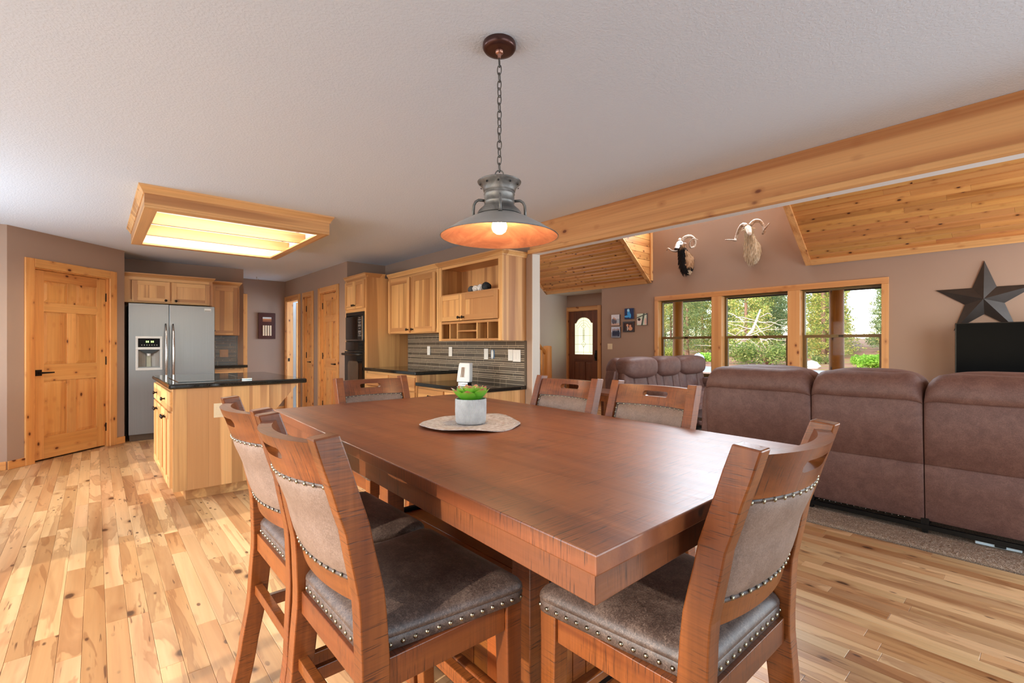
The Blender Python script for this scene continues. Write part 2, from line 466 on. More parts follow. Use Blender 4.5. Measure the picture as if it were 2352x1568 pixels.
def colmat(name, rough=0.8, spec=0.3, fuzz=0.0, bump=0.0):
    t = NT(name); a = t.n('ShaderNodeAttribute', attribute_name='col')
    col = a.outputs['Color']
    if fuzz:
        col = t.mix(fuzz, col, t.ramp(t.noise(t.coords((60, 60, 9)), 1, 4), [(0.25, 0.5), (0.7, 1.2)]), 'MULTIPLY')
    if bump: t.bump(t.noise(t.coords((70, 70, 10)), 1, 4), bump, 0.01)
    return t.set(col, rough, 0, spec)
M['print'] = colmat('printed_canvas', 0.5)
M['fur'] = colmat('animal_fur', 0.85, 0.15, 0.6, 0.8)
M['horn'] = None
def horn():
    t = NT('ridged_horn'); v = t.coords()
    n = t.noise(v, 30, 3); wv = t.noise(t.coords((8, 8, 90)), 1, 2)
    t.bump(wv, 0.5, 0.004)
    return t.set(t.ramp(n, [(0.3, lin((140, 112, 92))), (0.7, lin((206, 190, 170)))]), 0.5)
M['horn'] = horn()
M['whitepaint'] = wallpaint('white_trim_paint', (226, 226, 226))

FX = -PI/2      # things whose front faces the camera side of a wall that runs along y
# ------------------------------------------------------------------ large structure: floor
NB = {}
def plank_mesh(L, wd=0.0762, t=0.018, mat=None, key='floor'):
    k = (key, round(L, 2))
    if k not in NB:
        g, c = 0.0003, 0.0011
        x0, x1, y0, y1 = g, wd-g, g, L-g
        vs = [(x0,y0,-t),(x1,y0,-t),(x1,y1,-t),(x0,y1,-t),(x0,y0,-c),(x1,y0,-c),(x1,y1,-c),(x0,y1,-c),(x0+c,y0+c,0),(x1-c,y0+c,0),(x1-c,y1-c,0),(x0+c,y1-c,0)]
        fs = [(0,3,2,1),(8,9,10,11)]
        for a in range(4):
            b = (a+1) % 4
            fs += [(a,b,4+b,4+a),(4+a,4+b,8+b,8+a)]
        me = MB().add(vs, fs).mesh('plank'); me.materials.append(mat); NB[k] = (me, vs, fs)
    return NB[k]

def cam_px(x, y, z):
    c, s = math.cos(TH), math.sin(TH)
    r = x*c-y*s; f = x*s+y*c
    if f < 0.05: return None
    return 1176+1094*r/f, 791-1094*(z-CAM_H)/f, f

floor = MB().box(-2.1, 3.80, -2.3, 9.9, -0.10, -0.019).build('floor', M['black'], kind='structure')
MB().box(3.80, 9.0, 4.7, 8.1, -0.10, -0.019).build('floor', M['black'], kind='structure')
pl = []
def rows(x0, x1, y0, y1):
    i = 0; x = x0
    while x < x1-0.05:
        y = y0-R.random()*1.2
        while y < y1:
            L = R.choice((0.4, 0.6, 0.8, 0.95, 1.1, 1.3, 1.6))
            a, b = max(y, y0), min(y+L, y1)
            if b-a > 0.06: pl.append((x, a, round(b-a, 2)))
            y += L
        x += 0.0762; i += 1
rows(-2.1, 3.79, -2.3, 9.9)
rows(3.81, 8.99, 4.7, 8.1)
sc = []
for (x, y, L) in pl:
    best = 0
    for q in (0.1, 0.5, 0.9):
        p = cam_px(x+0.038, y+L*q, 0)
        if p and -20 < p[0] < 2372 and p[1] < 1588:
            hid = 900 < p[0] < 1500 and p[1] > 1000
            best += (0.1 if hid else 1.0)*L/(p[2]**2*max(1.0, p[2]))
    sc.append(best)
order = sorted(range(len(pl)), key=lambda i: -sc[i])
show = set(order[:296])
rest = MB()
for i, (x, y, L) in enumerate(pl):
    me, vs, fs = plank_mesh(L, mat=FLOORM)
    if i in show: inst('plank', me, floor, (x, y, 0))
    else: rest.add([(a+x, b+y, c) for a, b, c in vs], fs)
rest.build('far_planks', FLOORM, floor, kind='stuff')

def carpetmat():
    t = NT('brown_speckled_carpet'); v = t.coords()
    n = t.noise(v, 190, 3, 0.7); n2 = t.noise(v, 420, 2)
    t.bump(n, 1.0, 0.012)
    return t.set(t.ramp(t.math('ADD', t.math('MULTIPLY', n, 0.6), t.math('MULTIPLY', n2, 0.4)), [(0.36, lin((104, 82, 66))), (0.5, lin((178, 150, 126))), (0.62, lin((232, 212, 190)))]), 0.95, 0, 0.1)
cp = MB()
# pile strip with an uneven edge, then the flat field
nx, ny = 30, 520
cp.box(3.80, 8.05, -2.3, 4.7, -0.10, 0.0)
grid = []
for j in range(ny+1):
    y = -2.3+7.0*j/ny
    grid.append([(3.80+(0.30*i/nx)+(R.uniform(-0.003, 0.003) if i == 0 else 0), y, 0.0 if i == 0 else 0.012+R.uniform(-0.004, 0.004)) for i in range(nx+1)])
cp.loft(grid, 0, False, False)
cp.box(4.08, 8.05, -2.3, 4.7, 0.0, 0.012)
cp.build('carpet', carpetmat(), kind='stuff', label='brown speckled carpet covering the living area floor under the sofas', cat='carpet')

# ------------------------------------------------------------------ walls
def wallbox(name, m, *b): return MB().box(*b).build(name, m, kind='structure')
H = 2.438
mb = MB()                                     # patio side, behind the camera's left
mb.box(-2.1, -2.0, -2.3, 0.0, 0, H); mb.box(-2.1, -2.0, 3.62, 4.3, 0, H); mb.box(-2.1, -2.0, 6.1, 6.97, 0, H); mb.box(-2.1, -2.0, 4.3, 6.1, 0, 0.9); mb.box(-2.1, -2.0, 4.3, 6.1, 2.0, H); mb.box(-2.1, -2.0, 0.0, 3.62, 2.1, H)
mb.build('wall_patio', WALLM, kind='structure')
mb = MB()
mb.box(-2.1, -0.1, -2.3, -2.2, 0, 4.4); mb.box(2.7, 4.1, -2.3, -2.2, 0, 4.4); mb.box(7.5, 8.15, -2.3, -2.2, 0, 4.4)
mb.box(-0.1, 2.7, -2.3, -2.2, 0, 0.2); mb.box(-0.1, 2.7, -2.3, -2.2, 2.3, 4.4); mb.box(4.1, 7.5, -2.3, -2.2, 2.45, 4.4)
mb.build('wall_back', WALLM, kind='structure')
wallbox('wall_left', WALLM, -2.1, -0.665, 6.872, 6.97, 0, H)
# 45 degree pantry wall, local x along it
PW = thing('wall_pantry', None, None, (-0.665, 6.872, 0), PI/4, kind='structure')
mb = MB(); LW = 1.329
mb.box(0, 0.235, 0, 0.1, 0, H); mb.box(1.125, LW, 0, 0.1, 0, H); mb.box(0.235, 1.125, 0, 0.1, 2.07, H)
mb.build('drywall', WALLM, PW)
MB().box(0.1, 1.25, 0.1, 1.0, 0, 0.012).box(0.1, 1.25, 0.6, 0.7, 0, 2.3).box(0.1, 0.2, 0.1, 0.6, 0, 2.3).box(1.15, 1.25, 0.1, 0.6, 0, 2.3).build('wall_pantry_back', M['black'], loc=(-0.665, 6.872, 0), rot=PI/4, kind='structure')
wallbox('wall_alcove_side', WALLM, 0.17, 0.274, 7.82, 8.6, 0, H)
wallbox('wall_alcove', WALLM, 0.17, 1.765, 8.5, 8.6, 0, H)
wallbox('wall_alcove_return', WALLM, 1.665, 1.765, 8.6, 9.66, 0, H)
wallbox('wall_hall', WALLM, 1.665, 2.82, 9.66, 9.76, 0, H)
DW = MB()
D1, D2, D3 = (8.83, 9.55), (8.15, 8.53), (7.065, 7.75)
DW.box(2.71, 2.82, 9.55, 9.66, 0, H).box(2.71, 2.82, 8.53, 8.83, 0, H).box(2.71, 2.82, 7.75, 8.15, 0, H).box(2.71, 2.82, 6.69, 7.065, 0, H)
for a, b in (D1, D2, D3): DW.box(2.71, 2.82, a, b, 2.07, H)
DW.build('wall_doors', WALLM, kind='structure')
wallbox('wall_oven_return', WALLM, 2.82, 3.40, 6.69, 6.79, 0, H)
wallbox('wall_kitchen', WALLM, 3.30, 3.40, 3.47, 6.69, 0, H)
wallbox('wall_corner_post', WALLLIGHT, 3.299, 3.401, 3.461, 3.47, 0, 2.155)
# room behind the open hall door
mb = MB()
mb.box(4.9, 5.0, 8.2, 10.0, 0, H).box(2.82, 5.0, 9.76, 9.86, 0, H).box(2.82, 5.0, 8.1, 8.2, 0, H)
mb.build('wall_bedroom', BLUEWALL, kind='structure')
MB().box(2.82, 4.9, 8.2, 9.76, -0.05, 0.005).build('floor_bedroom', plain('pale_carpet', (222, 222, 224), 0.95), kind='structure')
MB().box(4.885, 4.9, 8.2, 9.76, 0.005, 0.1).build('baseboard_bedroom', CEDAR['y'], kind='structure')
MB().box(2.82, 2.95, 6.79, 8.1, 0, 2.3).build('wall_closet', M['black'], kind='structure')
# living room
MB().box(8.05, 8.2, 5.02, 6.33, 0, 4.4).box(8.05, 8.2, -2.2, 1.53, 0, 4.4).box(8.05, 8.2, 1.53, 5.02, 0, 0.62).box(8.05, 8.2, 1.53, 5.02, 2.115, 3.45)\
    .box(8.05, 8.2, 1.53, 2.8, 3.45, 4.4).box(8.05, 8.2, 4.76, 5.02, 3.45, 4.4).build('wall_window', WALLM, kind='structure')
MB().box(8.2, 8.86, 6.33, 6.43, 0, 2.44).build('wall_entry_return', WALLM, kind='structure')
mb = MB(); mb.box(8.75, 8.86, 6.43, 6.99, 0, 2.6).box(8.75, 8.86, 7.92, 8.05, 0, 2.6).box(8.75, 8.86, 6.99, 7.92, 2.07, 2.6)
mb.build('wall_entry', WALLM, kind='structure')
MB().box(3.40, 8.86, 7.95, 8.05, 0, 4.4).build('wall_stair', WALLLIGHT, kind='structure')
MB().box(8.05, 8.75, 6.33, 7.95, 2.44, 2.6).build('ceiling_entry', M['whitepaint'], kind='structure')
wallbox('wall_living_back', WALLM, 3.30, 3.40, 3.47, 8.05, H+0.002, 4.3)

# ------------------------------------------------------------------ ceilings
MB().box(-2.1, 3.30, -2.3, 9.9, H, H+0.14).box(3.30, 3.40, 3.47, 9.9, H, H+0.002).box(3.40, 5.0, 8.05, 9.9, H, H+0.14).build('ceiling', CEILM, kind='structure')
al = math.atan(0.8); ca, sa = math.cos(al), math.sin(al)
SL = 2.30/ca
def slope_frame(x, z, sign):
    if sign > 0: m = Matrix(((-ca, 0, -sa, x), (0, 1, 0, 0), (sa, 0, -ca, z), (0, 0, 0, 1)))
    else: m = Matrix(((ca, 0, sa, x), (0, -1, 0, 0), (sa, 0, -ca, z), (0, 0, 0, 1)))
    return m
bm_cache = {}
def board(parent, name, u0, u1, y0, y1, mat, t=0.016):
    # tongue and groove board: local x up the slope, local y along the board, a small V on its long edges
    c = 0.009
    vs = []
    for y in (y0+0.0006, y1-0.0006):
        vs += [(u0, y, 0), (u1, y, 0), (u1, y, t-c), (u1-c, y, t), (u0+c, y, t), (u0, y, t-c)]
    fs = [(0,1,2,3,4,5)[::-1], (6,7,8,9,10,11)]+[(i, (i+1) % 6, 6+(i+1) % 6, 6+i) for i in range(6)]
    return MB().add(vs, fs).build(name, mat, parent)
def slope(name, y0, y1, x, z, sign, show_n):
    o = MB().box(0, SL, y0, y1, -0.06, 0).build(name, TG['y'], kind='structure')
    o.matrix_world = slope_frame(x, z, sign)
    u = 0.0; k = 0; st = MB()
    while u < SL-0.02:
        u1 = min(u+0.083, SL)
        y = y0
        while y < y1-0.02:
            L = R.uniform(0.9, 2.4); e = min(y+L, y1)
            if y1-e < 0.25: e = y1
            if k < show_n: board(o, 'board', u, u1, y, e, TG['y'])
            else: st.box(u+0.002, u1-0.002, y, e, 0, 0.014)
            y = e
        u = u1; k += 1
    if st.f: st.build('upper_boards', TG['y'], o, kind='stuff')
    return o
slope('ceiling_slope_entry', 5.147, 7.95, 8.05, 2.46, 1, 14)
slope('ceiling_slope_living', -2.2, 2.406, 8.05, 2.46, 1, 14)
o = MB().box(0, SL+0.08, -8.05, 2.3, -0.06, 0).build('ceiling_slope_back', TG['y'], kind='structure')
o.matrix_world = slope_frame(3.40, 2.42, -1)
MB().box(5.6, 8.2, 2.3, 5.25, 4.3, 4.4).build('ceiling_dormer', M['whitepaint'], kind='structure')
# dormer cheeks clad in boards
for nm, y, dy in (('wall_dormer_left', 5.147, 1), ('wall_dormer_right', 2.406, -1)):
    w0 = MB().prism([(8.05, 2.46), (8.05, 4.3), (5.75, 4.3)], y, y+dy*0.06, 0, 'y').build(nm, TG['x'], kind='structure')
    z = 2.46; k = 0
    while z < 4.25:
        z1 = min(z+0.13, 4.3)
        xa, xb = 8.05-(z-2.46)/0.8, 8.05-(z1-2.46)/0.8
        q = MB().prism([(8.05, z+0.003), (8.05, z1-0.003), (xb, z1-0.003), (xa, z+0.003)], y, y-dy*0.014, 0, 'y')
        q.build('board', TG['x'], w0)
        z = z1; k += 1
# trims of the vault
def strip(name, p, q, wd, th, nrm, mat):
    # board from p to q, width wd in the plane, thickness th along nrm
    p, q, nrm = Vector(p), Vector(q), Vector(nrm).normalized()
    d = (q-p).normalized(); b = nrm.cross(d).normalized()
    vs = []
    for e in (p, q):
        vs += [e-b*wd/2, e+b*wd/2, e+b*wd/2+nrm*th, e-b*wd/2+nrm*th]
    return MB().add(vs, [(0,3,2,1),(4,5,6,7),(0,1,5,4),(1,2,6,5),(2,3,7,6),(3,0,4,7)]).build(name, mat, kind='structure', bevel=0.003)
_u = Vector((-ca, 0, sa)); _n = Vector((-sa, 0, -ca)); _p = Vector((8.05, 0, 2.46))+_u*0.052+_n*0.016
strip('trim_1', _p+Vector((0, 5.15, 0)), _p+Vector((0, 7.95, 0)), 0.115, 0.03, _n, CEDAR['y'])
strip('trim_2', _p+Vector((0, -2.2, 0)), _p+Vector((0, 2.406, 0)), 0.115, 0.03, _n, CEDAR['y'])
up = Vector((-ca, 0, sa)); nn = Vector((-sa, 0, -ca))
e0 = Vector((8.05, 2.44, 2.46)); strip('trim_3', e0+nn*0.016, e0+up*2.2+nn*0.016, 0.085, 0.03, nn, CEDAR['x'])
e0 = Vector((8.05, 5.165, 2.46)); strip('trim_4', e0+nn*0.016, e0+up*2.2+nn*0.016, 0.085, 0.03, nn, CEDAR['x'])
e0 = Vector((8.05, 7.92, 2.46)); strip('trim_5', e0+nn*0.016, e0+up*2.2+nn*0.016, 0.06, 0.03, nn, CEDAR['x'])
strip('trim_6', (8.03, 5.13, 2.47), (8.03, 5.13, 4.2), 0.085, 0.03, (0, -1, 0), CEDAR['z'])
# header beam over the opening
bo = MB().box(3.298, 3.402, -2.2, 3.47, 2.155, 2.60).build('trim_7', M['whitepaint'], kind='structure')
for (a, b) in ((-2.2, 3.47),):
    MB().box(3.268, 3.298, a, b, 2.19, 2.438).build('beam_board', CEDAR['y'], bo, bevel=0.003)
    MB().box(3.255, 3.315, a, b+0.02, 2.153, 2.19).build('beam_edge_board', CEDAR['y'], bo, bevel=0.004)
MB().box(3.30, 3.40, -2.2, 3.47, 2.60, 4.3).build('wall_header', WALLM, kind='structure')
# baseboards
def base(name, x0, x1, y0, y1): MB().box(x0, x1, y0, y1, 0, 0.085).build(name, PINE['x'], kind='structure', bevel=0.004)
base('baseboard_left', -2.0, -0.67, 6.855, 6.872)
MB().box(0.0, 0.157, -0.016, 0, 0, 0.085).box(1.205, 1.325, -0.016, 0, 0, 0.085).build('baseboard_pantry', PINE['x'], loc=(-0.665, 6.872, 0), rot=PI/4, kind='structure', bevel=0.004)
base('baseboard_hall', 1.78, 2.70, 9.644, 9.66)
base('baseboard_window', 8.033, 8.05, -2.2, 6.33)

# ------------------------------------------------------------------ doors (local x along the wall, front towards -y)
def raised(mb, x0, x1, z0, z1, y, m=0):
    # recessed field with a raised, bevelled centre
    d = min(0.035, (x1-x0)*0.3)
    vs = [(x0,y+0.012,z0),(x1,y+0.012,z0),(x1,y+0.012,z1),(x0,y+0.012,z1),(x0+d,y+0.003,z0+d),(x1-d,y+0.003,z0+d),(x1-d,y+0.003,z1-d),(x0+d,y+0.003,z1-d)]
    mb.add(vs, [(4,5,6,7),(0,1,5,4),(1,2,6,5),(2,3,7,6),(3,0,4,7)], m)
def lever(parent, x, z, y, sgn):
    h = MB().box(x-0.032, x+0.032, y-0.012, y, z-0.032, z+0.032).tube([(x, y-0.01, z), (x, y-0.055, z)], 0.011, 8)\
        .tube([(x, y-0.05, z), (x+sgn*0.05, y-0.055, z), (x+sgn*0.125, y-0.05, z)], [0.011, 0.009, 0.007], 8)
    h.build('lever_handle', M['bronze'], parent, smooth=True, sharp=40)
def panel_door(root, x0, x1, z0, z1, cols, mats, y=0.03, t=0.036, st=0.115, rows=((0.25, 0.85), (1.03, 1.60), (1.70, 1.93)), mid=0.10):
    s = MB()
    s.box(x0, x0+st, y, y+t, z0, z1, 1).box(x1-st, x1, y, y+t, z0, z1, 1)
    zs = [z0]+[q for r_ in rows for q in r_]+[z1]
    for i in range(0, len(zs), 2): s.box(x0+st, x1-st, y, y+t, zs[i], zs[i+1], 0)
    W = x1-x0-2*st
    cs = []
    if cols == 2:
        c = (x0+x1)/2
        for a, b in rows: s.box(c-mid/2, c+mid/2, y, y+t, a, b, 1)
        cs = [(x0+st, c-mid/2), (c+mid/2, x1-st)]
    else: cs = [(x0+st, x1-st)]
    slab = s.build('slab', [mats['x'], mats['z']], root, bevel=0.002)
    for a, b in rows:
        for (p, q) in cs:
            m_ = MB(); raised(m_, p, q, a, b, y); m_.box(p, q, y+0.013, y+t-0.004, a, b)
            m_.build('panel', mats['z'], slab)
    return slab
def casing(root, x0, x1, zt, wd, mats, y=-0.02, jamb=0.1):
    MB().box(x0-wd, x0, y, 0, 0, zt+wd).build('casing', mats['z'], root, bevel=0.004)
    MB().box(x1, x1+wd, y, 0, 0, zt+wd).build('casing', mats['z'], root, bevel=0.004)
    MB().box(x0, x1, y, 0, zt, zt+wd).build('casing', mats['x'], root, bevel=0.004)
    if jamb: MB().box(x0-0.001, x0+0.012, 0, jamb, 0, zt).box(x1-0.012, x1+0.001, 0, jamb, 0, zt).box(x0+0.012, x1-0.012, 0, jamb, zt-0.012, zt).build('jamb', mats['z'], root)
def hinges(root, x, zs, y):
    for z in zs: MB().box(x-0.011, x+0.011, y-0.008, y+0.002, z-0.05, z+0.05).tube([(x, y-0.009, z-0.05), (x, y-0.009, z+0.05)], 0.006, 6).build('hinge', M['iron'], root)
d = thing('door_1', 'closed six-panel knotty pine door on the angled wall beside the refrigerator', None, (-0.665, 6.872, 0), PI/4, kind='structure')
casing(d, 0.247, 1.113, 2.055, 0.092, PINE)
panel_door(d, 0.262, 1.098, 0.018, 2.04, 2, PINE)
hinges(d, 1.106, (1.82, 1.05, 0.24), 0.03)
lever(d, 0.315, 0.945, 0.03, 1)
def wallthing(name, label, X0, Y0): return thing(name, label, None, (X0, Y0, 0), FX, kind='structure')
d = wallthing('door_2', 'open hall doorway in pine casing showing a pale blue room', 2.71, 9.66)
casing(d, 0.11, 0.83, 2.055, 0.085, PINE, jamb=0.11)
sl = panel_door(d, 0.0, 0.68, 0.018, 2.04, 2, PINE, y=0, st=0.1)
sl.location = (0.15, 0.16, 0); sl.rotation_euler = (0, 0, math.radians(84))
MB().box(0.118, 0.126, 0.02, 0.05, 0.93, 0.99).box(0.126, 0.140, 0.024, 0.046, 0.945, 0.975).build('strike_plate', M['iron'], d)
d = wallthing('door_3', 'narrow closed pine closet door between two wider hall doors', 2.71, 8.53)
casing(d, 0.0, 0.38, 2.06, 0.075, PINE)
panel_door(d, 0.014, 0.366, 0.018, 2.045, 1, PINE, st=0.1)
hinges(d, 0.008, (1.86, 1.065, 0.3), 0.03); lever(d, 0.325, 0.955, 0.03, -1)
d = wallthing('door_4', 'closed knotty pine hall door next to the oven cabinet', 2.71, 7.75)
casing(d, 0.0, 0.685, 2.06, 0.085, PINE)
panel_door(d, 0.014, 0.671, 0.018, 2.045, 2, PINE, st=0.1)
hinges(d, 0.008, (1.86, 1.065, 0.3), 0.03); lever(d, 0.625, 0.95, 0.03, -1)
# opening casing at the far left of the hall
MB().box(1.99, 2.065, 9.642, 9.66, 0, 2.16).build('trim_8', PINE['z'], kind='structure')

# front door with leaded glass
d = wallthing('door_5', 'dark stained front door with an arched leaded glass light', 8.75, 7.92)
casing(d, 0.0, 0.93, 2.06, 0.095, CEDAR)
dx0, dx1 = 0.015, 0.915
gx0, gx1, gz0, gzs, gzt = 0.185, 0.745, 1.01, 1.76, 1.895
cxm = (gx0+gx1)/2
def archz(x):
    t = abs(x-cxm)/((gx1-gx0)/2)
    return gzs if t > 0.80 else gzs+(gzt-gzs)*math.sqrt(max(0, 1-(t/0.80)**2))+0.0
s = MB(); y, t = 0.03, 0.044
s.box(dx0, gx0, y, y+t, 0.012, 2.045, 1).box(gx1, dx1, y, y+t, 0.012, 2.045, 1)
s.box(gx0, gx1, y, y+t, 0.83, gz0, 0).box(gx0, gx1, y, y+t, 0.012, 0.20, 0).box(cxm-0.055, cxm+0.055, y, y+t, 0.20, 0.83, 1)
N = 24; xs = [gx0+(gx1-gx0)*i/N for i in range(N+1)]
for i in range(N):
    a, b = xs[i], xs[i+1]; za, zb = archz(a), archz(b)
    s.add([(a,y,za),(b,y,zb),(b,y,2.045),(a,y,2.045),(a,y+t,za),(b,y+t,zb),(b,y+t,2.045),(a,y+t,2.045)], [(0,1,2,3),(4,7,6,5),(0,4,5,1)], 1)
slab = s.weld().build('slab', [WALNUT['x'], WALNUT['z']], d)
for p, q in ((gx0, cxm-0.055), (cxm+0.055, gx1)):
    m_ = MB(); raised(m_, p, q, 0.20, 0.83, y); m_.box(p, q, y+0.013, y+t-0.004, 0.2, 0.83); m_.build('panel', WALNUT['z'], slab)
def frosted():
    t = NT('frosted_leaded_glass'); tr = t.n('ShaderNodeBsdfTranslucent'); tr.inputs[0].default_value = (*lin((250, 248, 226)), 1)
    t.set(lin((206, 206, 184)), 0.35); t.b.inputs['Emission Color'].default_value = (*lin((240, 240, 206)), 1); t.b.inputs['Emission Strength'].default_value = 1.6  # emission added in place of daylight that the shaded porch lacks
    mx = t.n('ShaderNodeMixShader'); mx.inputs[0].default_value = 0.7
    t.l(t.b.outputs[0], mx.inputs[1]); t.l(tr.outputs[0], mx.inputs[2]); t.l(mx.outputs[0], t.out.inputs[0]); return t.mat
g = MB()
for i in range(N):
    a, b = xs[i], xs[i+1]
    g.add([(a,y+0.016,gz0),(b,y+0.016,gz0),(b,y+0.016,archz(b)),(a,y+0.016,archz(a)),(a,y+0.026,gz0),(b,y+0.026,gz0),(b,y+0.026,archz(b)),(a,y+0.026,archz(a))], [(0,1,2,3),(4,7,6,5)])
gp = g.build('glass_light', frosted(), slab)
c_ = MB(); yy = y+0.013
def came(pts, r=0.0035): c_.tube([(a, yy, b) for a, b in pts], r, 5)
for ins in (0.0, 0.055, 0.10):
    a0, a1 = gx0+ins+0.004, gx1-ins-0.004
    came([(a0, gz0+ins*0.5), (a0, gzs-ins)], 0.003); came([(a1, gz0+ins*0.5), (a1, gzs-ins)], 0.003)
    came([(a0+(a1-a0)*i/16, max(gzs-ins, archz(gx0+(gx1-gx0)*i/16)-ins*1.25-0.006)) for i in range(17)], 0.003)
for zz in (gz0+0.05, gz0+0.24, gz0+0.45): came([(gx0, zz), (gx1, zz)], 0.003)
came([(cxm, gz0), (cxm, gzt)], 0.0025)
came([(cxm, gz0+0.17), (cxm+0.06, gz0+0.25), (cxm, gz0+0.32), (cxm-0.06, gz0+0.25), (cxm, gz0+0.17)], 0.004)
came([(cxm-0.07, gzs-0.08), (cxm, gzs-0.14), (cxm+0.07, gzs-0.08), (cxm, gzs-0.04), (cxm-0.07, gzs-0.08)], 0.004)
for k in (-0.018, 0.018): came([(cxm+k, gz0+0.33), (cxm+k, gzs-0.15)], 0.005)
c_.build('lead_came', plain('grey_lead_came', (120, 118, 104), 0.5, 0.5), slab)
hd = MB().box(0.825, 0.875, y-0.014, y, 0.87, 1.10).tube([(0.85, y-0.01, 1.04), (0.85, y-0.045, 1.03), (0.85, y-0.05, 0.95), (0.85, y-0.012, 0.90)], 0.011, 8).lathe([(0.0, 0), (0.02, 0.0), (0.02, 0.02)], 10, (0.85, y-0.012, 1.09))
hd.build('grip_handle', M['black'], slab, bevel=0.004)

# ------------------------------------------------------------------ windows
WM = plain('olive_window_vinyl', (112, 88, 46), 0.45)
def window(name, label, Y0, Y1, z0=0.66, z1=2.075, X0=8.05, rail=1.37):
    d_ = wallthing(name, label, X0, Y1); wd = Y1-Y0; f = 0.03; y = 0.10
    MB().box(0, f, y, y+0.06, z0, z1).box(wd-f, wd, y, y+0.06, z0, z1).box(f, wd-f, y, y+0.06, z1-f, z1).box(f, wd-f, y, y+0.06, z0, z0+f).build('frame', WM, d_, bevel=0.002)
    s_ = MB().box(f, wd-f, y-0.012, y+0.03, rail-0.022, rail+0.022).box(f, f+0.03, y-0.01, y+0.03, z0+f, rail-0.022).box(wd-f-0.03, wd-f, y-0.01, y+0.03, z0+f, rail-0.022).box(f+0.03, wd-f-0.03, y-0.01, y+0.03, z0+f, z0+f+0.04)
    s_ = s_.build('sash', WM, d_, bevel=0.002)
    MB().box(wd/2-0.03, wd/2+0.03, y-0.022, y-0.012, rail-0.012, rail+0.014).build('latch', M['bronze'], s_)
    MB().box(f, wd-f, y+0.034, y+0.037, rail, z1-f).build('pane', M['glass'], d_)
    MB().box(f+0.03, wd-f-0.03, y+0.012, y+0.015, z0+f+0.04, rail-0.022).build('pane', M['glass'], s_)
    return d_
window('window_1', 'leftmost of the three living room windows, a log post behind its left half', 3.94, 4.99)
window('window_2', 'middle living room window looking at a bare fallen tree', 2.735, 3.765)
window('window_3', 'rightmost living room window, a thick log post behind its centre', 1.555, 2.565)
# casing round the three: parts of one trim
tr = thing('trim_9', 'knotty cedar casing around the three living room windows', None, (8.05, 5.055, 0), FX, kind='structure')
W = 5.055-1.49
MB().box(0, W, -0.022, 0, 2.07, 2.157).build('head_casing', CEDAR['x'], tr, bevel=0.004)
MB().box(0, 0.075, -0.022, 0, 0.56, 2.07).build('side_casing', CEDAR['z'], tr, bevel=0.004)
MB().box(W-0.08, W, -0.022, 0, 0.56, 2.07).build('side_casing', CEDAR['z'], tr, bevel=0.004)
for a, b in ((3.94, 3.765), (2.735, 2.565)):
    MB().box(5.055-a, 5.055-b, -0.022, 0.15, 0.64, 2.07).build('mullion_casing', CEDAR['z'], tr, bevel=0.004)
MB().box(0.066, 0.075, 0.0, 0.13, 0.64, 2.07).box(W-0.08, W-0.071, 0, 0.13, 0.64, 2.07).build('jamb_liner', LOG['z'], tr)
MB().box(-0.03, W+0.03, -0.06, 0.0, 0.60, 0.64).build('sill', CEDAR['x'], tr, bevel=0.006)
MB().box(0, W, -0.02, 0, 0.52, 0.60).build('apron', CEDAR['x'], tr, bevel=0.004)
# openings that the camera does not see: frames that hold the daylight
def frame_y(name, x0, x1, z0, z1, y, n):
    m_ = MB(); f = 0.06
    m_.box(x0, x1, y-0.09, y-0.01, z1-f, z1).box(x0, x1, y-0.09, y-0.01, z0, z0+f)
    for i in range(n+1):
        c = x0+(x1-x0)*i/n; m_.box(max(x0, c-f/2), min(x1, c+f/2), y-0.09, y-0.01, z0, z1)
    m_.build(name, WM, kind='structure')
frame_y('window_5', -0.1, 2.7, 0.2, 2.3, -2.2, 2)
frame_y('window_6', 4.1, 7.5, 0.0, 2.45, -2.2, 2)  # unseen opening put in for the living room fill lamp
m_ = MB(); f = 0.06
for c in (0.03, 1.81, 3.59): m_.box(-2.09, -2.01, c-0.03, c+0.03, 0, 2.1)
m_.box(-2.09, -2.01, 0, 3.62, 2.04, 2.1).box(-2.09, -2.01, 0, 3.62, 0, 0.05).build('window_7', WM, kind='structure')
m_ = MB().box(8.1, 8.16, 2.8, 4.76, 3.45, 3.51).box(8.1, 8.16, 2.8, 4.76, 4.24, 4.3).box(8.1, 8.16, 2.8, 2.86, 3.51, 4.24).box(8.1, 8.16, 4.7, 4.76, 3.51, 4.24)
m_.build('window_4', WM, kind='structure')
MB().box(-2.09, -2.01, 4.3, 4.36, 0.9, 2.0).box(-2.09, -2.01, 5.17, 5.23, 0.9, 2.0).box(-2.09, -2.01, 6.04, 6.1, 0.9, 2.0).box(-2.09, -2.01, 4.36, 6.04, 0.9, 0.96).box(-2.09, -2.01, 4.36, 6.04, 1.94, 2.0).build('window_8', WM, kind='structure')  # kitchen opening added to go with the fill lamp, unseen
